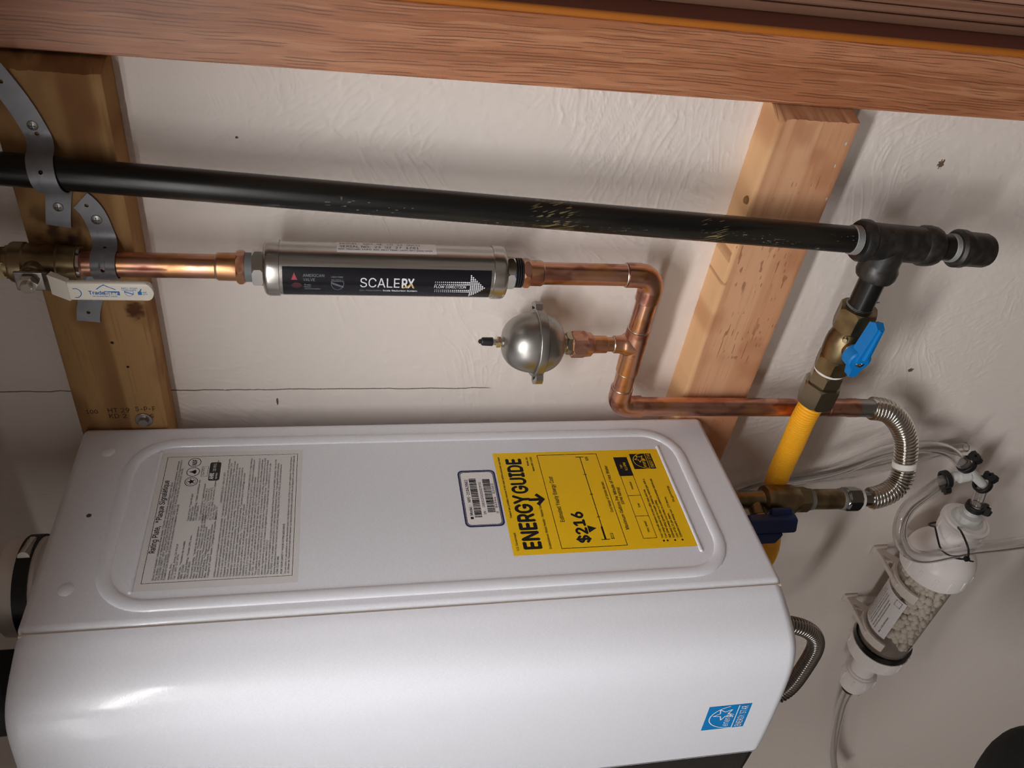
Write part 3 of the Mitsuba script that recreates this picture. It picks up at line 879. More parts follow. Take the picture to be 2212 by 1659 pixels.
add('filter_cylinder__label__lettering', cat(grey), 'print_grey', False)
add('filter_cylinder__label__emblem', on_filter(flat(Polygon([(X(0.040), LH * 0.53 + UPP), (X(0.068), LH * 0.53 + UPP), (X(0.054), LH * 0.73 + UPP)])), LZ, P0, 0.0004), 'print_red', False, label='red triangle')
add('filter_cylinder__label__emblem', on_filter(flat(affinity.scale(Point(X(0.064), LH * 0.36 + UPP).buffer(1.0), X(0.023), LH * 0.09)), LZ, P0, 0.0004), 'print_maroon', False, label='dark red oval')
add('filter_cylinder__label__swoosh', on_filter(flat(LineString([(X(0.566), LH * 0.33 + UPP), (X(0.585), LH * 0.37 + UPP), (X(0.603), LH * 0.46 + UPP), (X(0.617), LH * 0.335 + UPP)]).buffer(0.0006)), LZ, P0, 0.0006), 'print_gold', False, label='gold stroke')
S0 = PHC + math.radians(38.5)
SL, SHh = 1.4342 - 1.3432, math.radians(60) * FR
lab = rrect(0, 0, SL, SHh, 0.003)
v = patch(SL, SHh, 2, 20)
add('filter_cylinder__serial_label', on_filter(v, 1.4342, S0, 0.0002), 'white_paper', True, label='white serial number sticker')
sl = [on_filter(move(letters(s, h, w, **k), [0.0012 if h < .002 else 0.0022, y, 0]), 1.4342, S0, 0.0004) for s, h, w, y, k in
      (('MAX. PRESSURE: 145PSI  MAX. INLET TEMP.: 180°F, 80°C DATE-0823', 0.0016, 0.086, 0.0030, dict(bold=.05)), ('SERIAL NO:  23  02  27  1781', 0.0034, 0.073, 0.0062, dict(bold=.02)), ('MODEL:  SRX-RE-00  34-INCH', 0.0034, 0.074, 0.0120, dict(bold=.02)))]
add('filter_cylinder__serial_label__lettering', cat(sl), 'ink', False)
tag('filter_cylinder', 'brushed steel water filter cylinder with dark label on the copper line', 'water filter')

# ------------------------------------------------------------------ brass ball valve with white lever
bv = [lathe(cz(1.78), DN, [(0, 0.0111), (0.068, 0.0111), (0.0685, 0.0145), (0.0770, 0.0145)], 40), hexnut(cz(1.7175), DN, 0.009, 0.0150),
      lathe(cz(1.7085), DN, [(0, 0.0140), (0.0010, 0.0170), (0.0030, 0.0178), (0.0120, 0.0178), (0.0135, 0.0166), (0.0260, 0.0160), (0.0280, 0.0164), (0.0380, 0.0164), (0.0392, 0.0156), (0.0530, 0.0152), (0.0540, 0.0140)], 48),
      lathe([CX, CY, 1.687], [0, -1, 0], [(0.010, 0.0100), (0.021, 0.0100), (0.0215, 0.0085), (0.026, 0.0085)], 32)]
add('ball_valve__body', cat(bv), 'old_brass', 30)
add('ball_valve__end_ring', lathe(cz(1.6547), DN, [(0, 0.0135), (0.0006, 0.0152), (0.0030, 0.0152), (0.0038, 0.0120)], 40), 'chrome', 32, label='bright plated ring')
ly = -0.0965
add('ball_valve__lever', cat(rbox(CX - 0.0090, CX + 0.0090, CY - 0.0300, CY - 0.0270, 1.672, 1.698, 0.001, 2),
    hull([[CX + sx * 0.0085, yy, z] for sx in (-1, 1) for yy, z in ((CY - 0.0300, 1.676), (CY - 0.0275, 1.676), (ly + 0.0045, 1.655), (ly + 0.0070, 1.655))])), 'dark_chrome', 25, label='bare steel root of the lever')
slv = man(rbox(CX - 0.0092, CX + 0.0092, ly - 0.0026, ly + 0.0030, 1.5800, 1.655, 0.0024, 4))
end = extrude(rrect(-0.0093, 1.5872, 0.0093, 1.70, 0.0092), 0.02)
end = put(end, [CX, ly + 0.010, 0], [1, 0, 0], [0, 0, 1])
slv = slv ^ man(TM(end.vertices, end.faces[:, ::-1]) if end.volume < 0 else end)
root = hull([[CX + sx * 0.0096, yy, z] for sx in (-1, 1) for yy, z in ((ly - 0.0024, 1.6540), (ly + 0.0030, 1.6530), (ly + 0.0135, 1.6690), (ly + 0.0075, 1.6705))])
add('ball_valve__lever_sleeve', cat(unman(slv), root), 'vinyl_white', 28, label='white vinyl lever sleeve with small blue print')
pr = []


def lv(m, z, x):
    return put(m, [CX + x, ly - 0.0028, z], [0, 0, -1], [1, 0, 0])


pr.append(lv(letters('Trade', 0.0034, 0.0130, bold=0.06), 1.6385, -0.0022))
pr.append(lv(flat(LineString([(0.007, 0.0018), (0.0105, 0.0048), (0.013, 0.0062), (0.016, 0.0044), (0.019, 0.0030), (0.0215, 0.0016)]).buffer(0.0004)), 1.6385, 0.0012))
pr.append(lv(rect(0.0125, 0, 0.0245, 0.0040), 1.6385, -0.0028))
pr.append(lv(letters('THE PROFESSIONALS CHOICE', 0.0011, 0.0195, bold=.06), 1.6360, -0.0046))
pr.append(lv(flat(LineString([(0.0035 * math.cos(a), 0.0040 * math.sin(a)) for a in np.linspace(-1.3, 1.3, 14)]).buffer(0.0004)), 1.6475, -0.001))
pr.append(lv(rect(-0.0025, 0.0038, 0.001, 0.0046), 1.6475, -0.001)); pr.append(lv(rect(-0.0020, -0.0050, 0.0012, -0.0042), 1.6475, -0.001))
pr.append(lv(letters('MAX WOG', 0.0010, 0.0128, bold=.06), 1.6122, 0.0040)); pr.append(lv(letters('LEAD FREE', 0.0010, 0.0118, bold=.06), 1.6122, 0.0022))
pr.append(lv(outline(affinity.scale(sh, 0.62, 0.52, origin=(0, 0)), 0.0004), 1.6100, -0.0020)); pr.append(lv(flat(LineString([(0.0, 0.0028), (0.0065, 0.0004)]).buffer(0.0005)), 1.6100, -0.0020))
pr.append(lv(rect(0, -0.0016, 0.0032, 0.0018), 1.5998, -0.0006)); pr.append(lv(flat(LineString([(0.0014, 0.0015), (0.0026, 0.0030), (0.0030, 0.0042)]).buffer(0.0005)), 1.5998, -0.0006))
pr.append(lv(letters('NSF', 0.0011, 0.0036, bold=.06), 1.5960, -0.0002)); pr.append(lv(letters('61-G', 0.0011, 0.0036, bold=.06), 1.5960, -0.0020))
add('ball_valve__lever_sleeve__lettering', cat(pr), 'print_blue', False)
add('ball_valve__lever_sleeve__lettering', move(lv(letters('Star', 0.0030, 0.0105, bold=0.06), 1.6257, -0.0024), [0, -0.0003, 0]), 'vinyl_white', False)
add('ball_valve__nut', cat(hexnut([CX, CY - 0.0305, 1.687], [0, -1, 0], 0.0065, 0.0078), lathe([CX, CY - 0.036, 1.687], [0, -1, 0], [(0, 0.0048), (0.004, 0.0048), (0.0047, 0.0040)], 20)), 'chrome', 28, label='chromed lever nut')
tag('ball_valve', 'brass ball valve with a white lever at the left end of the copper line', 'valve')


# ------------------------------------------------------------------ pipe straps
def strap(path, w, width_dir, holes, t=0.0011):
    """A perforated band bent along path; holes at fractions of its length."""
    P = np.asarray(path, float)
    n = 220
    q, L = spline(P, n)
    cs = m3.CrossSection([[[0, -w / 2], [L, -w / 2], [L, w / 2], [0, w / 2]]])
    for h in holes:
        c = m3.CrossSection.circle(0.0017, 16).translate([h * L, 0])
        cs = cs - c
    m = m3.Manifold.extrude(cs, t).refine_to_length(0.0035).to_mesh()
    v = np.asarray(m.vert_properties[:, :3], float)
    s = np.linspace(0, L, n)
    tan = np.gradient(q, axis=0)
    tan /= np.linalg.norm(tan, axis=1, keepdims=True)
    pos = np.stack([np.interp(v[:, 0], s, q[:, k]) for k in range(3)], 1)
    tg = np.stack([np.interp(v[:, 0], s, tan[:, k]) for k in range(3)], 1)
    wd = np.asarray(width_dir, float)[None] - (tg @ np.asarray(width_dir, float))[:, None] * tg
    wd /= np.linalg.norm(wd, axis=1, keepdims=True)
    nn = np.cross(wd, tg)
    return TM(pos + v[:, 1:2] * wd + v[:, 2:3] * nn, m.tri_verts)


def arc(cx, cy, z0, z1, r, a0, a1, n=7):
    return [[cx + r * math.cos(a), cy + r * math.sin(a), z0 + (z1 - z0) * k / (n - 1)] for k, a in enumerate(np.linspace(math.radians(a0), math.radians(a1), n))]


g = gp(1.655)
s1 = [[0.372, -0.0395, 1.689], [0.356, -0.0393, 1.6805], [0.340, -0.0391, 1.6735], [0.328, -0.0391, 1.6695], [0.3190, -0.0400, 1.6670]] + arc(g[0], g[1], 1.6640, 1.6560, 0.0150, 12, -190, 9) + [[0.2740, -0.0415, 1.6610], [0.264, -0.0391, 1.6640], [0.250, -0.0391, 1.6670], [0.2385, -0.0391, 1.6690]]
add('pipe_strap__band', strap(s1, 0.0195, [0, 0, 1], (0.06, 0.30, 0.52, 0.70)), 'galvanised', 30)
add('pipe_strap__screw', screw_head([0.3285, -0.0402, 1.6695], [0, -1, 0], 0.0042), 'steel_matt', 30)
add('pipe_strap__screw', screw_head([0.2570, -0.0402, 1.6655], [0, -1, 0], 0.0042), 'steel_matt', 30)
tag('pipe_strap', 'grey perforated metal strap holding the black gas pipe to the old board', 'pipe strap')
s2 = [[0.264, -0.0392, 1.6470], [0.256, -0.0391, 1.6410], [0.246, -0.0391, 1.6375], [0.238, -0.0391, 1.6360], [0.2290, -0.0402, 1.6345]] + arc(CX, CY, 1.6330, 1.6330, 0.0126, 15, -185, 9) + [[0.1945, -0.0405, 1.6420], [0.184, -0.0391, 1.6480], [0.165, -0.0391, 1.6565], [0.1375, -0.0391, 1.6640]]
add('pipe_strap_001__band', strap(s2, 0.0200, [0, 0, 1], (0.035, 0.28, 0.42, 0.80, 0.94)), 'galvanised', 30)
add('pipe_strap_001__screw', screw_head([0.2460, -0.0402, 1.6375], [0, -1, 0], 0.0046), 'steel_matt', 30)
tag('pipe_strap_001', 'grey perforated metal strap over the copper pipe behind the white lever', 'pipe strap')

# ------------------------------------------------------------------ water heater
HW, HT, HB = 0.44, 1.695, 1.0
YB, YS, YF = -0.0385, -0.2850, -0.2872
ridge = []
py = rrect(-0.2660, 1.0485, -0.0655, 1.6390, 0.042)
loop = np.array(py.exterior.coords)[:-1]
ls = LineString(np.vstack([loop, loop[:1]]))
m_ = 260
pts = np.array([ls.interpolate(k / m_, normalized=True).coords[0] for k in range(m_)])
tg = np.roll(pts, -1, 0) - np.roll(pts, 1, 0)
tg /= np.linalg.norm(tg, axis=1, keepdims=True)
nr = np.c_[tg[:, 1], -tg[:, 0]]
cs = [(math.cos(a) * 0.0064, 0.0028 * math.sin(a) ** 1.0) for a in np.linspace(math.pi, 0, 11)]
RV = np.array([[h - 0.0002, pts[i, 0] + o * nr[i, 0], pts[i, 1] + o * nr[i, 1]] for i in range(m_) for o, h in cs])
RF = []
k_ = len(cs)
for i in range(m_):
    j = (i + 1) % m_
    for a in range(k_ - 1):
        RF += [[i * k_ + a, j * k_ + a, j * k_ + a + 1], [i * k_ + a, j * k_ + a + 1, i * k_ + a + 1]]
ridge.append(TM(RV, RF))


def bar(y0, y1, z):
    c = [(math.cos(a) * 0.0021, 0.0019 * math.sin(a)) for a in np.linspace(0, math.pi, 9)]
    V = [[h - 0.0001, y, z + o] for y in (y0, y1) for o, h in c]
    n = len(c)
    F = []
    for a in range(n - 1):
        F += [[a, n + a, n + a + 1], [a, n + a + 1, a + 1]]
    b = [lathe([-0.0001, y, z], [1, 0, 0], [(0, 0.0021), (0.001, 0.0018), (0.0017, 0.0008), (0.0019, 0)], 16) for y in (y0, y1)]
    return cat(TM(V, F), b)


body = [rbox(-HW, 0, YS, YB, HB, HT, 0.0075, 4)] + ridge + [bar(-0.2405, -0.0905, 1.0728), bar(-0.2510, -0.0800, 1.6128)]
for (by_, bz_) in ((-0.0757, 1.6641), (-0.2441, 1.6652)):
    body.append(lathe([-0.0002, by_, bz_], [1, 0, 0], [(0, 0.0070), (0.0012, 0.0060), (0.0024, 0.0038), (0.0029, 0.0)], 28))
add('water_heater__casing', cat(body), 'heater_paint', 40)
add('water_heater__screw_hole', lathe([-0.0005, -0.1607, 1.6642], [1, 0, 0], [(0, 0.0023), (0.0007, 0.0023), (0.0007, 0.0)], 20), 'ink_grey', 30, label='small dark screw hole')
prof = [(0.0, -0.2872), (-0.0015, -0.2960), (-0.0045, -0.3060), (-0.0085, -0.3185), (-0.0130, -0.3290), (-0.0200, -0.3400), (-0.0310, -0.3488), (-0.0470, -0.3552), (-0.0640, -0.3588), (-0.0800, -0.3615), (-0.1130, -0.3660), (-0.1460, -0.3697), (-0.1800, -0.3722), (-0.2200, -0.3734)]
prof = prof + [(-HW - x, y) for x, y in prof[-2::-1]]
pa = np.array(prof)
tt = np.r_[0, np.cumsum(np.linalg.norm(np.diff(pa, axis=0), axis=1))]
pa = CubicSpline(tt, pa)(np.linspace(0, tt[-1], 120))
tg = np.gradient(pa, axis=0)
tg /= np.linalg.norm(tg, axis=1, keepdims=True)
pn = np.c_[-tg[:, 1], tg[:, 0]]
if pn[60, 1] > 0:
    pn = -pn


def cover_mesh(ins, r=0.013, z0=HB, z1=HT):
    rings = []
    a = np.linspace(0, math.pi / 2, 8)
    lv_ = [(z0 + ins + r * (1 - math.sin(q)), r * (1 - math.cos(q)) + ins) for q in a[::-1]] + [(z1 - ins - r * (1 - math.sin(q)), r * (1 - math.cos(q)) + ins) for q in a]
    V, F = [], []
    n = len(pa)
    for z, d in lv_:
        q = pa - d * pn
        q[:, 1] = np.minimum(q[:, 1], -0.2872)
        q[0, 1] = q[-1, 1] = -0.2872
        V += [[x, y, z] for x, y in q]
    for i in range(len(lv_) - 1):
        for k in range(n):
            k2 = (k + 1) % n
            F += [[i * n + k, i * n + k2, (i + 1) * n + k2], [i * n + k, (i + 1) * n + k2, (i + 1) * n + k]]
    c0, c1 = len(V), len(V) + 1
    V += [[-HW / 2, -0.31, z0 + ins], [-HW / 2, -0.31, z1 - ins]]
    o = (len(lv_) - 1) * n
    for k in range(n):
        k2 = (k + 1) % n
        F += [[c0, k2, k], [c1, o + k, o + k2]]
    m = TM(V, F)
    if m.volume < 0:
        m = TM(V, np.asarray(F)[:, ::-1])
    return m


full = man(cover_mesh(0.0))
SX0, SX1 = -0.2675, -0.1725
flare = [(SX1, 1.35)] + [(SX1 + 0.010 - 0.010 * math.cos(a), HB + 0.010 - 0.010 * math.sin(a)) for a in np.linspace(0, math.pi / 2, 7)] + [(SX1 + 0.010, HB - 0.02), (SX0 - 0.010, HB - 0.02)] + \
        [(SX0 - 0.010 + 0.010 * math.cos(a), HB + 0.010 - 0.010 * math.sin(a)) for a in np.linspace(math.pi / 2, 0, 7)] + [(SX0, 1.35)]
fl = Polygon(flare).union(affinity.scale(Polygon(flare), 1, -1, origin=(0, (HB + HT) / 2)))
fl = fl.union(sbox(SX0, HB + 0.02, SX1, HT - 0.02))
cut = put(extrude(fl, 0.2), [0, -0.30, 0], [1, 0, 0], [0, 0, 1])
cutm = man(cut)
inner = man(cover_mesh(0.0022, 0.012))
add('water_heater__front_cover', unman(full - cutm), 'heater_paint', 28)
pan = m3.Manifold.cube([SX1 - SX0 + 0.03, 0.2, 0.8]).translate([SX0 - 0.015, -0.5, HB - 0.05]) ^ inner
add('water_heater__centre_panel', unman(pan), 'gloss_black', 28, label='glossy black strip down the middle of the front')
add('water_heater__seam_gasket', cbox(-HW + .002, -0.0018, -0.2874, -0.2848, HB + 0.003, HT - 0.003, 0.0004), 'gasket', False, label='thin cream gasket between casing and front cover')


# --- labels on the heater's right side: x of the drawing = +y of the world, y of the drawing = z
def on_side(m, lift):
    return put(m, [lift, 0, 0], [0, 1, 0], [0, 0, 1])


add('water_heater__rating_label', on_side(flat(sbox(-0.2505, 1.4715, -0.0800, 1.6105)), 0.00035), 'silver_label', False, label='large silver rating plate sticker full of small print')
lines = []


def L(s, y, z, w, h=0.0019, bold=0.05):
    lines.append(on_side(move(letters(s, h, w, bold=bold), [y, z, 0]), 0.0006))


L('Rating Plate,  *Plaque Signalétique', -0.2100, 1.5990, 0.0910, 0.0050, 0.035)
RT = [
    (1.5952, -0.2402, 0.1185, 'Direct Vent Automatic Instantaneous Water Heater, *Chauffe-eau instantané automatique à évent direct'),
    (1.5928, -0.2402, 0.1480, 'For Indoor, Outdoor or Manufactured Home (Mobile Home) Installation, *Pour installation intérieure, extérieure'),
    (1.5904, -0.2402, 0.1490, 'FOR EITHER DIRECT VENT INSTALLATION OR FOR INSTALLATION USING INDOOR COMBUSTION AIR (See requirements in'),
    (1.5880, -0.2402, 0.1370, 'Installation Instructions). *POUR UNE INSTALLATION À ÉVENT DIRECT OU POUR UNE INSTALLATION AVEC AIR DE'),
    (1.5856, -0.2402, 0.0890, 'COMBUSTION INTÉRIEUR (Voir les instructions d’installation au manuel)'),
    (1.5822, -0.2402, 0.0180, 'Navien, Inc.'), (1.5798, -0.2402, 0.0400, '20 Goodyear, Irvine, CA 92618'), (1.5774, -0.2402, 0.0280, 'Tel: 1-800-519-8794'), (1.5740, -0.2402, 0.0430, 'Model No., *Numéro de modèle'), (1.5716, -0.2402, 0.0160, 'NPE-210A2'),
    (1.5690, -0.2402, 0.0500, 'Max. Input Rating, *Entrée CRN, max.'), (1.5666, -0.2402, 0.0190, '180,000 Btu/h'), (1.5636, -0.2402, 0.0600, 'Recovery Rating, *Indice de récupération'), (1.5612, -0.2402, 0.0740, 'Max. Inlet Gas Pressure, *Pression max. du gaz d’entrée'),
    (1.5588, -0.2402, 0.0740, 'Min. Inlet Gas Pressure, *Pression min. du gaz d’entrée'), (1.5564, -0.2402, 0.0590, 'Manifold Pressure, *Pression d’admission'), (1.5540, -0.2402, 0.0560, 'Electrical Rating, *Voltage normal de réseau'),
    (1.5516, -0.2402, 0.0620, 'Max. Water Pressure, *Pression d’eau maximum'), (1.5492, -0.2402, 0.0720, 'Category of water heater, *Catégorie de chauffe-eau'),
    (1.5744, -0.1730, 0.0350, 'Type of Gas, *Type de gaz'), (1.5720, -0.1730, 0.0180, 'Natural Gas'), (1.5696, -0.1730, 0.0540, 'Min. Input Rating, *Débit calorifique min.'), (1.5672, -0.1730, 0.0190, '15,000 Btu/h'), (1.5640, -0.1730, 0.0480, '210 Gallons/hour, *gallons/heure'),
    (1.5616, -0.1730, 0.0420, '10.5 Inches W.C., *pouces W.C.'), (1.5592, -0.1730, 0.0420, '3.5 Inches W.C., *pouces W.C.'), (1.5568, -0.1730, 0.0430, '-0.10 Inches W.C., *pouces W.C.'), (1.5544, -0.1730, 0.0800, 'AC 120 Volts, 60Hz, Use less than 2 amperes, *Utiliser moins de 2A'),
    (1.5520, -0.1730, 0.0200, '150 psi, *lb/po²'), (1.5496, -0.1730, 0.0170, 'Category IV'), (1.5466, -0.1515, 0.0410, 'CSA/ANSI Z21.10.3 · CSA 4.3-2019'),
]
para = ['Orifices necessary for Propane conversion are provided. *Les injecteurs nécessaires à la conversion au GPL sont fournis', 'Minimum ambient temperature of the installation location, *Température ambiante minimum du lieu d’installation: 32°F',
        'If this is to use the vented gas the appliance must be properly sealed in place, follow the manual during commissioning. *Veiller à ce que', 'l’appareil soit installé pour utiliser l’air de combustion et aussi suivre les instructions pendant la mise en service',
        'Consult your Installation manual for proper setup prior to starting. *Consulter votre manuel d’installation avant de', 'Clearances (combustible and noncombustible) must be kept according to the manual and installation instructions', 'Suitable for combination water (potable) heating and space heating. *Convient pour le chauffage combiné', 'Suitable for water (potable) heating only. *Convient pour eau chaude',
        'This appliance is certified for use at altitudes up to 9,840 ft (3,000 m) in accordance to the latest CSA/CGA 2.17 High Altitude', 'Installation of manufactured products. This appliance has been field tested to be up to 9,840 ft. For installations at altitudes over',
        '4,500 ft (1,372 m), follow the directions in the High Altitude Installation section of the Installation Manual', 'Cet appareil est certifié pour une utilisation à des altitudes allant jusqu’à 3,000 m conformément à la dernière norme CSA/CGA 2.17', 'du CSA. Cet appareil a été testé sur le terrain pour des altitudes. Pour les installations à des altitudes supérieures',
        'This appliance must be installed in accordance with local codes, or in the absence of local codes, the National Fuel Gas Code, ANSI', 'Z223.1/NFPA 54 or the CAN/CSA B149.1, Natural Gas and Propane Installation Code. *Cet appareil doit être installé', 'selon les règlements locaux ou en l’absence de règlements locaux, le National Fuel Gas Code ANSI Z223.1 ou le code', 'd’installation du gaz naturel CSA B149.1',
        'This appliance must be installed in accordance with the Manufactured Home Construction and Safety Standard, Title 24 CFR,', 'Part 3280 or the Canadian standard CSA Z240 MH Series, Manufactured Homes. *Cet appareil doit être installé', 'Norme Manufactured Home Construction and Safety Standard, Title 24 CFR, Part 3280 ou la norme canadienne', 'CSA Z240 MH']
pw = [0.149, 0.143, 0.146, 0.142, 0.136, 0.136, 0.128, 0.086, 0.149, 0.147, 0.122, 0.149, 0.147, 0.149, 0.146, 0.141, 0.040, 0.147, 0.141, 0.139, 0.020]
for i, (s, w) in enumerate(zip(para, pw)):
    RT.append((1.5436 - 0.00272 * i, -0.2404, w, s))
RT += [(1.4855, -0.2404, 0.0590, 'FOR YOUR SAFETY *POUR VOTRE SÉCURITÉ'), (1.4822, -0.2404, 0.1500, 'Do not store or use gasoline or other flammable vapors and liquids in the vicinity of this or any other appliance. *Ne pas entreposer'), (1.4795, -0.2404, 0.1510, 'ni utiliser de l’essence ou tout autre vapeur ou liquide inflammable à proximité de cet appareil ou de tout autre appareil')]
for z, y, w, s in RT:
    L(s, y, z, w, 0.00165, 0.06 if s.isupper() else 0.045)
add('water_heater__rating_label__lettering', cat(lines), 'ink', False)
mk = [on_side(outline(sbox(-0.2430, 1.4766, -0.0866, 1.6050), 0.0005), 0.0006)]
for (yc, zc, kind) in ((-0.1217, 1.5783, 0), (-0.1083, 1.5781, 1), (-0.0950, 1.5781, 2)):
    c = Point(yc, zc).buffer(0.0060, 16)
    mk.append(on_side(outline(c, 0.0007), 0.0006))
    if kind == 0:
        mk.append(on_side(outline(Point(yc, zc).buffer(0.0044, 14), 0.0004), 0.0006)); mk.append(on_side(flat(star_poly(yc, zc, 0.0040, 0.0017)), 0.0006))
    elif kind == 1:
        mk.append(on_side(flat(Polygon([(yc - 0.0030, zc - 0.0018), (yc - 0.0016, zc - 0.0030), (yc + 0.0016, zc - 0.0030), (yc + 0.0030, zc - 0.0018), (yc + 0.0012, zc + 0.0008), (yc, zc + 0.0042), (yc - 0.0012, zc + 0.0008)])), 0.0006))
    else:
        mk.append(on_side(move(letters('NSF', 0.0042, 0.0084, bold=0.05), [yc - 0.0042, zc - 0.0021, 0]), 0.0006))
mk.append(on_side(outline(sbox(-0.1150, 1.5640, -0.1015, 1.5700), 0.0004), 0.0006))
mk.append(on_side(move(letters('Low NOx', 0.0022, 0.0110, bold=0.02), [-0.1138, 1.5674, 0]), 0.0006))
add('water_heater__rating_label__symbols', cat(mk), 'ink', False, label='round certification marks and a thin frame line')
add('water_heater__rating_label__badge', on_side(flat(rrect(-0.1212, 1.5520, -0.0955, 1.5628, 0.0022)), 0.0006), 'gloss_black', False, label='black rounded badge')
add('water_heater__rating_label__badge_lettering', on_side(cat(move(letters('AHRI', 0.0040, 0.0085, bold=.07), [-0.1195, 1.5578, 0]), move(letters('CERTIFIED', 0.0014, 0.0085, bold=.05), [-0.1195, 1.5545, 0]), move(letters('ISO 9001', 0.0028, 0.0110), [-0.1085, 1.5565, 0])), 0.0009), 'print_white', False)

# --- yellow energy label
add('water_heater__energy_label', on_side(flat(sbox(-0.2345, 1.0750, -0.0935, 1.2680)), 0.00035), 'yellow_paper', False, label='yellow energy cost label with black print')
en = []


def E_(s, y, z, w, h, bold=0.02):
    en.append(on_side(move(letters(s, h, w, bold=bold), [y, z, 0]), 0.0006))


E_('U.S. Government', -0.2288, 1.2615, 0.0225, 0.0024)
E_('Federal law prohibits removal of this label before consumer purchase', -0.1868, 1.2615, 0.0870, 0.0022)
E_('ENERGY', -0.2286, 1.2385, 0.0725, 0.0172, 0.055)
E_('GUIDE', -0.1545, 1.2385, 0.0520, 0.0160, 0.055)
en.append(on_side(rect(-0.1650, 1.2270, -0.1615, 1.2400), 0.0006))
en.append(on_side(flat(LineString([(-0.1705, 1.2310), (-0.1632, 1.2245), (-0.1560, 1.2310)]).buffer(0.0019, cap_style='flat', join_style='mitre')), 0.0006))
E_('Instantaneous Water Heater – Natural Gas', -0.2288, 1.2282, 0.0580, 0.0026)
E_('Navien, Inc.', -0.1140, 1.2300, 0.0136, 0.0022)
E_('Model NPE-210A2', -0.1222, 1.2252, 0.0216, 0.0022)
en.append(on_side(outline(sbox(-0.2290, 1.1494, -0.0985, 1.2182), 0.0006), 0.0006))
E_('Estimated Yearly Energy Cost', -0.1953, 1.2076, 0.0640, 0.0044)
E_('$216', -0.2236, 1.1868, 0.0420, 0.0116, 0.06)
en.append(on_side(flat(Polygon([(-0.2108, 1.1852), (-0.2012, 1.1852), (-0.2052, 1.1762)])), 0.0006))
en.append(on_side(flat(LineString([(-0.2203, 1.1700), (-0.1030, 1.1695)]).buffer(0.0004)), 0.0006))
en.append(on_side(rect(-0.2203, 1.1692, -0.2035, 1.1712), 0.0006))
for y, h in ((-0.2203, 0.0046), (-0.1030, 0.0046), (-0.1906, 0.0018), (-0.1591, 0.0018), (-0.1298, 0.0018)):
    en.append(on_side(rect(y - 0.0004, 1.1700 - h, y + 0.0004, 1.1700 + h), 0.0006))
E_('Cost Range of Similar Models', -0.1852, 1.1522, 0.0440, 0.0028)
E_('$210', -0.2204, 1.1606, 0.0080, 0.0032)
E_('$250', -0.1088, 1.1606, 0.0060, 0.0032)
E_('Maximum Gallons Per Minute of Hot Water', -0.2092, 1.1416, 0.0920, 0.0036, 0.025)
E_('(GPM Rating)', -0.1752, 1.1368, 0.0250, 0.0032)
en.append(on_side(outline(sbox(-0.2216, 1.1152, -0.1338, 1.1300), 0.0005), 0.0006))
for y in (-0.1919, -0.1631):
    en.append(on_side(rect(y - 0.00025, 1.1152, y + 0.00025, 1.1300), 0.0006))
E_('very small', -0.2140, 1.1205, 0.0150, 0.0026); E_('low', -0.1800, 1.1205, 0.0056, 0.0026); E_('medium', -0.1545, 1.1205, 0.0115, 0.0026)
en.append(on_side(rect(-0.1336, 1.1148, -0.1052, 1.1308), 0.0006))
en.append(on_side(rect(-0.1242, 1.0848, -0.1005, 1.1106), 0.0006))
BL = ['Your cost will depend on your utility rates and use.', 'Cost range based only on models fueled by natural gas with a', 'high GPM rating (greater than 4.0 GPM).', 'Estimated energy cost based on a national average natural gas', 'cost of $1.21 per therm.', 'Estimated yearly energy use:  178 therms.']
BW = [0.0680, 0.0830, 0.0520, 0.0830, 0.0330, 0.0560]
for i, (s, w) in enumerate(zip(BL, BW)):
    z = 1.1080 - 0.0041 * i
    E_(s, -0.2225, z, w, 0.0024, 0.03)
    if i in (0, 1, 3, 5):
        en.append(on_side(flat(Point(-0.2258, z + 0.001).buffer(0.0011, 6)), 0.0006))
E_('ftc.gov/energy', -0.1741, 1.0794, 0.0232, 0.0026)
add('water_heater__energy_label__lettering', cat(en), 'ink', False)


def star_mark(y0, z0, y1, z1):
    """The swooping arc, script word and star, drawn in a box, plus the bar below with its words."""
    w, h = y1 - y0, z1 - z0
    o = []
    arc_ = LineString([(0.52 + 0.50 * math.cos(a), 0.30 + 0.62 * math.sin(a)) for a in np.linspace(math.radians(178), math.radians(20), 30)])
    o.append(flat(arc_.buffer(0.014)))
    o.append(outline(star_poly(0.66, 0.60, 0.25, 0.105, 0.2), 0.028))
    word = letters('energy', 0.17, 0.62)
    v = word.vertices.copy(); v[:, 0] += 0.25 * v[:, 1]
    o.append(move(TM(v, word.faces), [0.08, 0.40, 0]))
    o.append(flat(sbox(0.0, 0.275, 1.0, 0.30)))
    o.append(move(letters('ENERGY STAR', 0.155, 0.92, bold=0.01), [0.04, 0.065, 0]))
    m = cat(o)
    return TM(m.vertices * [w, h, 1] + [y0, z0, 0], m.faces)


yl = [on_side(star_mark(-0.1242, 1.0848, -0.1005, 1.1106), 0.0009), on_side(move(letters('high', 0.0024, 0.0058), [-0.1228, 1.1245, 0]), 0.0009), on_side(move(letters('5.1 GPM', 0.0028, 0.0125, bold=.03), [-0.1262, 1.1192, 0]), 0.0009)]
add('water_heater__energy_label__reversed_lettering', cat(yl), 'yellow_paper', False)

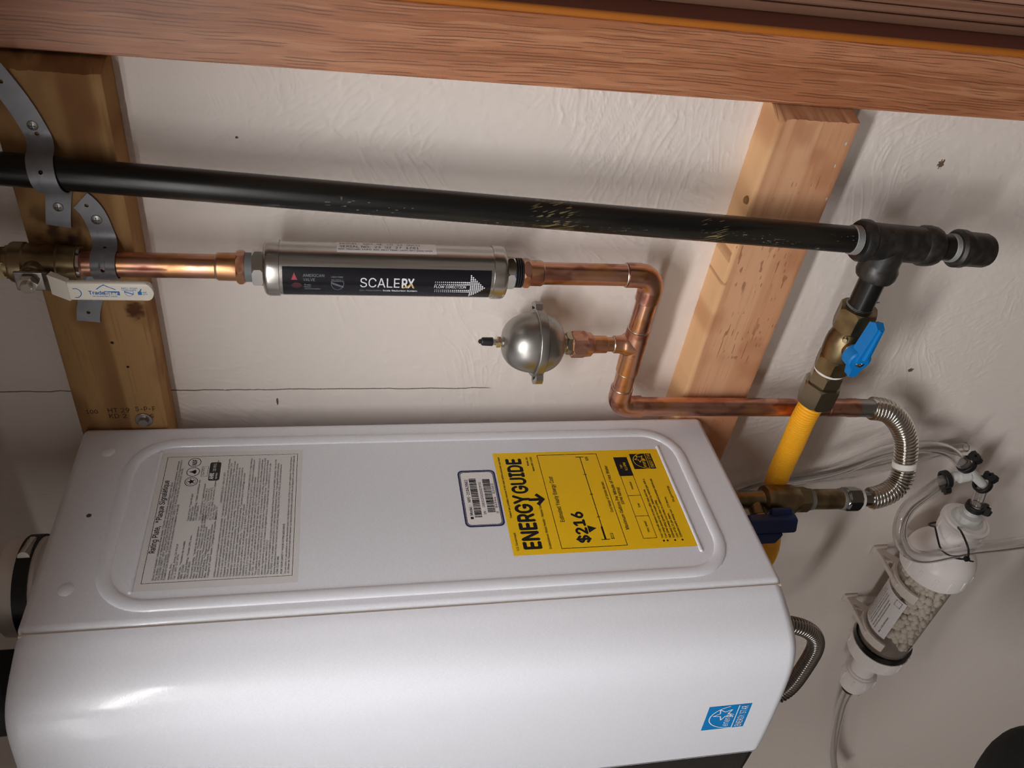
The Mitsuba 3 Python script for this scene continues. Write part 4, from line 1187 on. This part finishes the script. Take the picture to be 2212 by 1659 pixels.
# --- model label
add('water_heater__model_label', on_side(flat(rrect(-0.1965, 1.2700, -0.1185, 1.3105, 0.0055)), 0.00035), 'white_paper', False, label='white bar code sticker with a navy rounded frame')
fr = rrect(-0.1965, 1.2700, -0.1185, 1.3105, 0.0055).difference(rrect(-0.1950, 1.2715, -0.1200, 1.3090, 0.0045))
fr = fr.union(rrect(-0.1940, 1.2726, -0.1210, 1.3080, 0.0045).exterior.buffer(0.0003))
add('water_heater__model_label__frame', on_side(flat(fr), 0.0006), 'ink_navy', False)
add('water_heater__model_label__inner_frame', on_side(flat(rrect(-0.1950, 1.2715, -0.1200, 1.3090, 0.0045).difference(rrect(-0.1940, 1.2726, -0.1210, 1.3080, 0.0045))), 0.0006), 'print_grey', False)
ml = [on_side(move(letters('Model :   NPE-210A2(NG)', 0.0032, 0.0500, bold=.01), [-0.1815, 1.3010, 0]), 0.0006), on_side(rect(-0.1860, 1.3010, -0.1832, 1.3040), 0.0006),
      on_side(move(letters('SN :   2082S258181819F35', 0.0026, 0.0450), [-0.1807, 1.2872, 0]), 0.0006), on_side(move(letters('8   84964   82062', 0.0026, 0.0420), [-0.1800, 1.2740, 0]), 0.0006)]
rng = np.random.default_rng(5)
for (a, b, z0, z1) in ((-0.1838, -0.1303, 1.2920, 1.2995), (-0.1780, -0.1318, 1.2772, 1.2852)):
    y = a
    while y < b:
        w = rng.choice([0.0003, 0.0006, 0.0009])
        ml.append(on_side(rect(y, z0, min(y + w, b), z1), 0.0006))
        y += w + rng.choice([0.0003, 0.0004, 0.0008])
add('water_heater__model_label__print', cat(ml), 'ink', False)

# --- blue efficiency sticker on the curved front
px_, py_ = pa[:60, 0], pa[:60, 1]


def on_front(m, lift):
    v = m.vertices
    y = np.interp(v[:, 0], px_[::-1], py_[::-1])
    return TM(np.c_[v[:, 0], y - lift, v[:, 1]], m.faces)


def gridrect(x0, z0, x1, z1, n=12):
    return cat([rect(x0 + (x1 - x0) * k / n, z0, x0 + (x1 - x0) * (k + 1) / n, z1) for k in range(n)])


EX0, EX1, EZ0, EZ1 = -0.1222, -0.0858, 1.0382, 1.0838
add('water_heater__efficiency_sticker', on_front(gridrect(EX0, EZ0, EX1, EZ1), 0.0004), 'sticker_blue', False, label='blue efficiency mark with white script, star and words')
add('water_heater__efficiency_sticker__print', on_front(star_mark(EX0 + .0006, EZ0 + .0006, EX1 - .0006, EZ1 - .0006), 0.0008), 'print_white', False)
tag('water_heater', 'white tankless water heater with yellow energy label hanging on the wall boards', 'water heater')

# ------------------------------------------------------------------ vent fittings on the heater's top
vc = np.array([-0.105, -0.158, 1.695])
up_ = np.array([0, 0, 1.0])
add('vent_collar__sleeve', cat(lathe(vc, up_, [(0, 0.052), (0.006, 0.052), (0.007, 0.046), (0.024, 0.046), (0.026, 0.049), (0.058, 0.049), (0.060, 0.044), (0.075, 0.043), (0.075, 0.040)], 48)), 'pvc_ivory', 32)
add('vent_collar__clamp_band', ring_lathe(vc + up_ * 0.030, up_, [(0, 0.0470), (0, 0.0512), (0.013, 0.0512), (0.013, 0.0470)], 56), 'soft_black', 30, label='dark metal hose clamp band')
q = vc + np.array([0.053 * math.cos(-0.45), 0.053 * math.sin(-0.45) + 0.03, 0.0365])
add('vent_collar__clamp_screw', cat(cyl(q + [-0.004, 0.012, 0], q + [0.004, -0.012, 0], 0.0055, 20), hexnut(q + [-0.0035, 0.0105, 0], [-0.3, 1, 0], 0.006, 0.005)), 'chrome', 28)
tag('vent_collar', 'ivory vent collar with a dark hose clamp on top of the heater', 'vent fitting')
add('vent_pipe', cyl(vc + up_ * 0.05, [vc[0], vc[1], 2.2], 0.0395, 40), 'pvc_ivory', label='grey-white vent pipe rising from the clamped collar', category='pipe')
add('air_intake__base', lathe([-0.125, -0.262, 1.695], up_, [(0, 0.043), (0.012, 0.043), (0.014, 0.038), (0.05, 0.038)], 44), 'matt_black', 32)
add('air_intake__duct', cyl([-0.125, -0.262, 1.74], [-0.125, -0.262, 2.2], 0.0375, 40), 'matt_black')
tag('air_intake', 'black duct on the heater top in front of the clamped vent collar', 'duct')

# ------------------------------------------------------------------ cold water connection under the heater
IX, IY = -0.0880, -0.1020
q0 = np.array([-0.0855, -0.1000, 1.0])
ax = U(np.array([-0.0945, -0.1010, 0.754]) - q0)


def ip(z):
    return q0 + ax * (z - 1.0) / ax[2]


sv = [lathe(ip(1.002), ax, [(0, 0.0135), (0.030, 0.0135), (0.032, 0.0160), (0.046, 0.0160), (0.049, 0.0150), (0.055, 0.0120), (0.085, 0.0118), (0.089, 0.0125), (0.0905, 0.0160), (0.092, 0.0182), (0.096, 0.0192), (0.102, 0.0188), (0.106, 0.0180), (0.122, 0.0184), (0.126, 0.0192), (0.131, 0.0190), (0.1325, 0.0172), (0.138, 0.0164), (0.140, 0.0150)], 44),
      hexnut(ip(0.8660), ax, 0.017, 0.0166), lathe(np.array(ip(0.885)) + [0, 0, 0], [-0.25, -0.95, 0.1], [(0.010, 0.0085), (0.026, 0.0085), (0.028, 0.007)], 24), lathe(ip(0.925), [-0.2, -1, 0], [(0.008, 0.009), (0.022, 0.009), (0.024, 0.0105), (0.034, 0.0105), (0.036, 0.008)], 24)]
add('service_valve__body', cat(sv), 'old_brass', 30)
th = [ring_lathe(ip(0.8500 - 0.0017 * k), ax, [(0, 0.0125), (0.0008, 0.0146 - 0.0002 * k), (0.0016, 0.0125)], 32) for k in range(5)]
add('service_valve__thread', cat(th), 'thread_grey', 32)
th = [ring_lathe(ip(0.8010 - 0.0017 * k), ax, [(0, 0.0125), (0.0008, 0.0140 + 0.0002 * k), (0.0016, 0.0125)], 32) for k in range(6)]
add('service_valve__thread', cat(th), 'thread_grey', 32)
add('service_valve__nipple', cyl(ip(0.852), ip(0.786), 0.0132, 36), 'old_brass', 32)
# navy lever: hub on the stem, a thick bar and its shorter stop
def bars(pts, r):
    return unman(m3.Manifold.batch_hull([m3.Manifold.sphere(r, 16).translate(list(map(float, p))) for p in pts]))


hb = bars([(-0.082, -0.126, 0.911), (-0.076, -0.130, 0.914), (-0.082, -0.126, 0.893), (-0.076, -0.130, 0.893), (-0.097, -0.138, 0.914), (-0.097, -0.138, 0.890)], 0.004)
b2 = bars([(-0.0830, -0.1400, 0.945), (-0.0990, -0.1400, 0.945), (-0.0830, -0.1400, 0.8880), (-0.0995, -0.1400, 0.8835), (-0.083, -0.134, 0.945), (-0.099, -0.134, 0.945), (-0.083, -0.134, 0.888), (-0.0995, -0.134, 0.8835)], 0.0045)
b3 = bars([(-0.104, -0.1440, 0.950), (-0.1160, -0.1440, 0.950), (-0.104, -0.1440, 0.901), (-0.1160, -0.1440, 0.905), (-0.104, -0.136, 0.950), (-0.116, -0.136, 0.950), (-0.104, -0.136, 0.901)], 0.003)
add('service_valve__lever', cat(hb, b2, b3), 'handle_navy', 30, label='dark navy blue lever')
tag('service_valve', 'brass service valve with a navy lever under the heater', 'valve')

# ------------------------------------------------------------------ corrugated steel water connectors
add('water_connector__nut', cat(hexnut(ip(0.7960), ax, 0.0215, 0.0160), lathe(ip(0.776), ax, [(0, 0.0130), (0.003, 0.0125)], 32)), 'dark_chrome', 28)
add('water_connector__washer', lathe(ip(0.7742), ax, [(0, 0.0125), (0.0006, 0.0138), (0.0040, 0.0138), (0.0048, 0.0120)], 36), 'plastic_cloudy', 32, label='white plastic washer')
fx = [le + np.array([0.0003, 0, 0.006]), le + np.array([-0.0002, 0, -0.012]), [0.0222, -0.0553, 0.772], [0.0190, -0.0560, 0.7580], [0.0090, -0.0580, 0.7420], [-0.0080, -0.0625, 0.7255], [-0.0260, -0.0690, 0.7160], [-0.0440, -0.0755, 0.7120], [-0.0620, -0.0830, 0.7100], [-0.0790, -0.0915, 0.7150], [-0.0890, -0.0972, 0.7290], [-0.0932, -0.1000, 0.7450], ip(0.756)]
add('water_connector__sleeve', cyl(le + np.array([0.0004, 0, 0.010]), le + np.array([-0.0010, -0.0001, -0.022]), 0.0114, 32), 'steel_matt', 32)
add('water_connector__sleeve', cyl(ip(0.771), ip(0.750), 0.0102, 32), 'dark_chrome', 32)
add('water_connector__hose', corrugated([[0.0233, -0.0551, 0.783]] + fx[2:], 0.0131, 0.0019, 0.0050, 28, 10), 'chrome', 50)
add('water_connector__tape', ring_lathe([-0.0500, -0.0778, 0.7112], [-0.72, -0.31, -0.10], [(0, 0.0135), (0.0003, 0.0152), (0.0080, 0.0152), (0.0083, 0.0135)], 32), 'tape_white', 32, label='white tape band')
tag('water_connector', 'bent corrugated steel hose between the copper pipe end and the service valve', 'hose')
f2 = [[-0.262, -0.155, 0.86], [-0.272, -0.170, 0.835], [-0.2790, -0.1800, 0.8130], [-0.2930, -0.1850, 0.7930], [-0.3150, -0.1880, 0.7830], [-0.3420, -0.1880, 0.7830], [-0.3700, -0.1870, 0.7880], [-0.400, -0.186, 0.798], [-0.425, -0.18, 0.815], [-0.44, -0.17, 0.85]]
f2 = [[-0.2095, -0.200, 0.905], [-0.2175, -0.200, 0.870], [-0.2290, -0.200, 0.8450], [-0.2470, -0.200, 0.8245], [-0.2740, -0.200, 0.8105], [-0.3050, -0.200, 0.8065], [-0.3380, -0.200, 0.8060], [-0.3720, -0.200, 0.8080], [-0.3970, -0.200, 0.8180], [-0.4080, -0.200, 0.845], [-0.4090, -0.200, 0.905]]
add('water_connector_001__hose', corrugated(f2, 0.0098, 0.0017, 0.0050, 28, 10), 'dark_chrome', 50)
add('water_connector_001__nut', cat(hexnut([-0.2088, -0.2, 0.928], DN, 0.022, 0.016), cyl([-0.2088, -0.2, 1.001], [-0.2088, -0.2, 0.926], 0.0125, 30)), 'old_brass', 28)
add('water_connector_001__nut', cat(hexnut([-0.4090, -0.2, 0.928], DN, 0.022, 0.016), cyl([-0.4090, -0.2, 1.001], [-0.4090, -0.2, 0.926], 0.0125, 30)), 'old_brass', 28)
tag('water_connector_001', 'dark corrugated steel hose looping below the heater front, beside the canister', 'hose')

# ------------------------------------------------------------------ condensate neutraliser canister (axis along -x)
KY, KZ = -0.0700, 0.5315
kd = np.array([-1.0, 0, -0.032])
kd = U(kd)


def kp(x):
    return np.array([-0.30, KY, KZ]) + kd * (-(x + 0.30))


TR = 0.0425
add('neutralizer_canister__tube', ring_lathe(kp(-0.285), kd, [(0, TR), (0.225, TR)], 64), 'clear_tube', True, label='clear plastic tube')
capR = [(-0.040, 0.0205), (-0.036, 0.0215), (-0.032, 0.0270), (-0.025, 0.0355), (-0.016, 0.0435), (-0.008, 0.0480), (-0.002, 0.0500), (0.0, 0.0505), (0.028, 0.0520), (0.030, 0.0512), (0.030, 0.0430)]
cr = [lathe(kp(-0.268), kd, capR, 64)]
cl_ = [lathe(kp(-0.533), -kd, [(-0.040, 0.0215), (-0.022, 0.022), (-0.018, 0.0270), (-0.010, 0.0360), (-0.003, 0.0440), (0.002, 0.0475), (0.0, 0.0480), (0.026, 0.0492), (0.029, 0.0484), (0.029, 0.0432)], 64)]
add('neutralizer_canister__end_cap', cat(cr), 'pvc_white', 30, label='large white cap at the upper end')
u3, v3, w3 = frame(kd)
for k in range(14):
    a = k / 14 * 2 * math.pi + 0.2
    d = math.cos(a) * u3 + math.sin(a) * v3
    t_ = np.cross(kd, d)
    for (x, r0, name) in ((-0.272, 0.0510, 'end_cap'), (-0.5255, 0.0485, 'end_cap_001')):
        m = cbox(-0.010, 0.010, -0.0028, 0.0028, -0.001, 0.0014, 0.0006)
        c = kp(x + (-0.012 if name == 'end_cap' else 0.012)) + d * r0
        add(f'neutralizer_canister__{name}__rib', put(m, c, kd, t_), 'pvc_white', False)
add('neutralizer_canister__end_cap_001', cat(cl_), 'pvc_white', 30, label='white cap at the lower end')
add('neutralizer_canister__gasket', ring_lathe(kp(-0.497), kd, [(-0.004, 0.0428), (-0.004, 0.0470), (0.006, 0.0478), (0.006, 0.0428)], 56), 'gloss_black', 30, label='black sealing ring')
un = [lathe(kp(-0.228), -kd, [(-0.012, 0.0205), (0.006, 0.0205), (0.008, 0.0280), (0.010, 0.0300), (0.014, 0.0310), (0.034, 0.0313), (0.0345, 0.0338), (0.0395, 0.0338), (0.040, 0.0300), (0.042, 0.0280), (0.0425, 0.0240)], 48)]
add('neutralizer_canister__union', cat(un), 'pvc_white', 30)
for k in range(8):
    a = k / 8 * 2 * math.pi + 0.35
    d = math.cos(a) * u3 + math.sin(a) * v3
    add('neutralizer_canister__union__rib', put(cbox(-0.010, 0.010, -0.0018, 0.0018, -0.001, 0.0012, 0.0005), kp(-0.206) + d * 0.0311, kd, np.cross(kd, d)), 'pvc_white', False)
add('neutralizer_canister__barb', cat(lathe(kp(-0.187), -kd, [(0, 0.0225), (0.003, 0.0225), (0.004, 0.0178), (0.014, 0.0172), (0.016, 0.0110), (0.020, 0.0080), (0.034, 0.0074)], 36)), 'plastic_cloudy', 32, label='cloudy plastic hose barb')
u2 = [lathe(kp(-0.568), kd, [(0, 0.0205), (0.024, 0.0200), (0.025, 0.0235), (0.028, 0.0235), (0.029, 0.0265), (0.031, 0.0280), (0.052, 0.0290), (0.058, 0.0270), (0.060, 0.0255), (0.073, 0.0235), (0.0735, 0.0150), (0.080, 0.0085), (0.096, 0.0075)], 44)]
add('neutralizer_canister__union_001', cat(u2), 'pvc_white', 30)
for k in range(8):
    a = k / 8 * 2 * math.pi + 0.1
    d = math.cos(a) * u3 + math.sin(a) * v3
    add('neutralizer_canister__union_001__rib', put(cbox(-0.009, 0.009, -0.0016, 0.0016, -0.001, 0.0012, 0.0005), kp(-0.610) + d * 0.0285, kd, np.cross(kd, d)), 'pvc_white', False)
# label on the tube: u along the axis, round the tube from front-top to the back
def on_tube(m, x0, th0, lift):
    v = m.vertices
    th = th0 + v[:, 1] / TR
    r = TR + lift
    c = kp(0)[None] + kd[None] * (-(x0 + v[:, :1]))
    return TM(c + np.c_[np.zeros(len(v)), -r * np.cos(th), r * np.sin(th)], m.faces)


TH0 = math.radians(52)
lw, lh = 0.094, math.radians(86) * TR
add('neutralizer_canister__label', on_tube(patch(lw, lh, 2, 24), -0.4535, TH0, 0.0004), 'white_paper', True, label='white instruction label')
tl = []
rows = [(0.86, 'CONDENSATE NEUTRALIZER', 0.06, .0030), (0.78, 'Do not allow the canister to freeze. Check the pH every year', 0.078, .0018), (0.71, 'Replace the media when the pH falls below 6.0. Use only', 0.076, .0018), (0.64, 'the calcite refill supplied for this canister. Wear gloves and', 0.079, .0018),
        (0.56, 'Install in line after the condensate trap, below the drain', 0.074, .0018), (0.49, 'outlet of the appliance. Keep the flow arrow pointing down', 0.076, .0018), (0.40, 'Secure with the clips provided. Do not glue the unions', 0.070, .0018), (0.33, 'NOTE: Drain line must slope away from the canister', 0.066, .0018), (0.18, 'Max. 250,000 Btu/h', 0.040, .0022)]
for f_, s, w, h in rows:
    tl.append(on_tube(move(letters(s, h, w, bold=.03), [0.006, f_ * lh, 0]), -0.4535, TH0, 0.0007))
tl.append(on_tube(outline(sbox(0.078, 0.10 * lh, 0.090, 0.26 * lh), 0.0008), -0.4535, TH0, 0.0007))
add('neutralizer_canister__label__lettering', cat(tl), 'ink_grey', False)
rng = np.random.default_rng(12)
bs = []
sph = trimesh.creation.icosphere(2, 1.0)
st_ = 0.0098
for i in range(30):
    for j in range(-5, 6):
        for k in range(-5, 6):
            x = -0.303 - i * st_ * 0.82
            y = (j + 0.5 * ((i + k) % 2)) * st_ + rng.normal(0, 0.0009)
            z = (k + 0.33 * (i % 3)) * st_ * 0.9 + rng.normal(0, 0.0009)
            x += rng.normal(0, 0.0014)
            r = 0.0051 + rng.normal(0, 0.00035)
            if math.hypot(y, z) + r > TR - 0.0006:
                continue
            if math.hypot(y, z) < 0.020:
                continue
            if x < -0.470 + 0.75 * z + rng.normal(0, 0.002):
                continue
            c = kp(x) + np.array([0, y, z])
            bs.append(TM(sph.vertices * r + c, sph.faces))
add('neutralizer_canister__beads', cat(bs), 'bead', True, kind='stuff', label='pale round stone beads filling the tube')
tag('neutralizer_canister', 'white capped clear canister full of pale beads on the wall at the lower right', 'canister')


# clips that hold it to the wall
def clip(x, w=0.018):
    th = np.radians(np.linspace(44, 252, 40))
    P = [(-math.cos(t) * (TR + 0.0008), math.sin(t) * (TR + 0.0008)) for t in th] + [(-math.cos(t) * (TR + 0.0050), math.sin(t) * (TR + 0.0050)) for t in th[::-1]]
    ringp = Polygon(P)
    wy = -KY - 0.001
    tri = Polygon([(-0.004, 0.0450), (-0.002, 0.0490), (0.0560, 0.0465), (wy, 0.0480), (wy, 0.0320), (0.0600, 0.0310), (0.0430, 0.0160), (0.0405, 0.0210)])
    hole = Polygon([(0.0130, 0.0455), (0.0530, 0.0425), (0.0410, 0.0270), (0.0260, 0.0400)])
    tri = tri.difference(hole)
    m1 = extrude(ringp, w)
    m2 = extrude(tri, 0.0080)
    c = kp(x)
    back = extrude(sbox(wy - 0.003, 0.0280, wy, 0.0520), w)
    f = lambda m, o: put(m, c + np.array([o, 0, 0]), [0, 1, 0], [0, 0, 1])
    return [('band', f(m1, -w / 2)), ('arm', f(m2, -0.004)), ('wall_plate', f(back, -w / 2))]


for i, x in enumerate((-0.338, -0.470)):
    key = 'canister_clip' + ('' if i == 0 else '_001')
    for nme, m in clip(x):
        add(f'{key}__{nme}', m, 'pvc_ivory', 25)
    tag(key, ['translucent white wall clip next to the canister upper cap', 'translucent white wall clip on the canister nearest its lower cap'][i], 'clip')


# ------------------------------------------------------------------ clear hoses, clamps and the plastic tee
def hose(key, pts, label, r=0.0090, ri=0.0062, n=70):
    p, L_ = spline(pts, n)
    o, i_ = sweep(p, r, 28, cap=False), sweep(p, ri, 28, cap=False)
    m = cat(o, TM(i_.vertices, i_.faces[:, ::-1]))
    k = len(o.vertices)
    E0, e = [], (len(p) - 1) * 28
    for a in range(28):
        b = (a + 1) % 28
        E0 += [[a, b, k + b], [a, k + b, k + a], [e + b, e + a, k + e + a], [e + b, k + e + a, k + e + b]]
    nrm = np.vstack([o.vertices - np.repeat(p, 28, 0), -(i_.vertices - np.repeat(p, 28, 0))])
    nrm /= np.linalg.norm(nrm, axis=1, keepdims=True)
    m = TM(m.vertices, np.vstack([m.faces, E0]))
    add(key + '__tube', m, 'clear_vinyl', 35)
    tag(key, label, 'hose')


TC = np.array([-0.0985, -0.060, 0.5690])
TA = np.array([-0.0862, -0.056, 0.5830])
TB = np.array([-0.1088, -0.060, 0.6050])
TD = np.array([-0.1205, -0.0625, 0.5390])
hose('drain_hose', [[-0.1900, -0.0600, 0.985], [-0.1480, -0.0330, 0.900], [-0.1330, -0.0300, 0.845], [-0.1225, -0.0330, 0.8000], [-0.1000, -0.0380, 0.7540], [-0.0740, -0.0400, 0.7156], [-0.0638, -0.0400, 0.6775], [-0.0636, -0.0420, 0.6340], [-0.0740, -0.0480, 0.6020], [-0.0850, -0.0555, 0.5860], TA], 'clear vinyl hose arching behind the steel connector to the plastic tee')
hose('drain_hose_001', [TB, [-0.1120, -0.0650, 0.6180], [-0.1210, -0.0790, 0.6500], [-0.1330, -0.0950, 0.6800], [-0.1520, -0.1060, 0.6850], [-0.1730, -0.1130, 0.6765], [-0.1930, -0.1190, 0.6560], [-0.2020, -0.1205, 0.6276], [-0.1968, -0.1200, 0.5922], [-0.1908, -0.1200, 0.5651], [-0.1871, -0.1200, 0.5210], [-0.1824, -0.1200, 0.4755], [-0.178, -0.12, 0.40]], 'clear vinyl hose curling from the tee around the canister and out to the right')
hose('drain_hose_002', [TD, [-0.1330, -0.0640, 0.5370], [-0.1440, -0.0665, 0.5360], kp(-0.156)], 'short straight clear hose between the plastic tee and the canister', n=20)
hose('drain_hose_003', [kp(-0.650), [-0.6900, -0.0690, 0.5130], [-0.7340, -0.0640, 0.4990], [-0.8090, -0.0600, 0.4740], [-0.9105, -0.0580, 0.4380], [-1.0100, -0.0570, 0.395], [-1.12, -0.057, 0.32]], 'clear hose leaving the lower end of the canister')
hose('drain_hose_004', [[-0.2250, -0.0850, 0.985], [-0.1800, -0.0300, 0.915], [-0.1620, -0.0130, 0.855], [-0.1520, -0.0120, 0.795], [-0.1440, -0.0120, 0.7214], [-0.1300, -0.0120, 0.6640], [-0.1120, -0.0130, 0.6180], [-0.1000, -0.0140, 0.5880], [-0.094, -0.013, 0.550]], 'thinner clear hose lying on the wall below the arching one', r=0.0075, ri=0.005)
tee_ = [sweep([TC, TC + (TA - TC) * 0.6, TA + (TA - TC) * 0.3 + np.array([0.003, 0, 0.004])], 0.0066, 20), sweep([TC, (TC + TB) / 2 + [0.003, 0, 0], TB + U(TB - TC) * 0.012], 0.0066, 20), sweep([TC, TD + U(TD - TC) * 0.010], 0.0064, 20),
        sweep([TC + U(TB - TC) * 0.006, TC + U(TB - TC) * 0.020], 0.0095, 22)]
add('hose_tee', cat(tee_), 'plastic_cloudy', 32, label='cloudy plastic tee joining three clear hoses', category='hose fitting')


def clamp(key, c, d, tab, label, r=0.0095):
    c = np.asarray(c, float)
    d = U(d)
    t = U(np.asarray(tab, float) - np.dot(tab, d) * d)
    s = np.cross(d, t)
    prof_ = [(-0.0042, r), (-0.0042, r + 0.0028), (-0.0034, r + 0.0034), (0.0034, r + 0.0034), (0.0042, r + 0.0028), (0.0042, r)]
    ringm = ring_lathe(c, d, prof_ + prof_[:1], 30)
    P = Polygon([(r + 0.001, -0.0085), (r + 0.0065, -0.0100), (r + 0.0100, -0.0075), (r + 0.0085, -0.0040), (r + 0.0118, -0.0005), (r + 0.0095, 0.0025), (r + 0.0120, 0.0065), (r + 0.0075, 0.0095), (r + 0.001, 0.0085)]).difference(sbox(r + 0.0055, -0.0030, r + 0.0085, 0.0005))
    e = extrude(P, 0.0084)
    tabm = put(move(e, [0, 0, -0.0042]), c, t, s)
    tabm = TM(tabm.vertices, tabm.faces)
    add(key + '__ring', ringm, 'soft_black', 30)
    add(key + '__ratchet', tabm, 'soft_black', False)
    tag(key, label, 'hose clamp', group=None)


clamp('hose_clamp', TA + [0.001, 0.001, -0.001], TA - TC + np.array([0.004, 0, 0.006]), [0.3, 0.0, -1], 'black ratchet clamp on the arching hose end at the tee')
clamp('hose_clamp_001', TB + [0, 0, 0.001], TB - TC, [-1, -0.3, -0.5], 'black ratchet clamp on the curling hose end at the tee')
clamp('hose_clamp_002', TD + [0.001, 0, 0.002], TD - TC, [1, 0.2, -0.5], 'black ratchet clamp where the short straight hose leaves the tee')
clamp('hose_clamp_003', kp(-0.1590), kd, [0, -0.5, -1], 'black ratchet clamp on the barb of the canister upper end')
clamp('hose_clamp_004', kp(-0.656), kd, [0, -0.4, -1], 'black ratchet clamp under the canister lower end')
loop = [[-0.2050, -0.0660, 0.5756], [-0.1996, -0.0820, 0.5864], [-0.2035, -0.0940, 0.5890], [-0.2046, -0.1080, 0.5922], [-0.2060, -0.1180, 0.5874], [-0.2043, -0.1240, 0.5785], [-0.2021, -0.1280, 0.5687], [-0.1834, -0.1340, 0.5774], [-0.1664, -0.1340, 0.5878], [-0.1628, -0.1240, 0.5874], [-0.1856, -0.0850, 0.5595], [-0.2098, -0.0550, 0.5419], [-0.2175, -0.0480, 0.5492]][:]
zp, _ = spline(loop + [loop[0]], 90)
add('cable_tie__strap', sweep(zp, 0.0014, 10, cap=False), 'soft_black', True)
kk = np.array([-0.1949, -0.1325, 0.5728])
add('cable_tie__head', cat(rbox(*(np.array([[kk[i] - s, kk[i] + s] for i, s in ((0, 0.0032), (1, 0.0032), (2, 0.0032))]).ravel()), 0.001, 2), sweep([kk, kk + [-0.003, -0.002, -0.006], kk + [-0.005, -0.002, -0.013]], [0.0014, 0.0013, 0.0008], 8)), 'soft_black', 30)
tag('cable_tie', 'thin black cable tie holding the curling hose to the canister neck', 'cable tie')

# ------------------------------------------------------------------ black bin under the heater
bc = np.array([-0.4013, -0.45, 0.5175])
add('waste_bin__bucket', lathe([bc[0], bc[1], -ZS], up_, [(0, 0.10), (0.005, 0.112), (0.84, 0.148), (0.845, 0.155), (0.866, 0.155), (0.868, 0.150)], 56), 'matt_black', 30)
add('waste_bin__lid', lathe(bc, up_, [(-0.05, 0.150), (-0.048, 0.155), (0, 0.156), (0.01, 0.152), (0.03, 0.140), (0.05, 0.115), (0.062, 0.08), (0.068, 0.03), (0.0685, 0)], 56), 'matt_black', 40)
tag('waste_bin', 'black bin at the bottom right corner, only part of its rounded lid in view', 'bin')
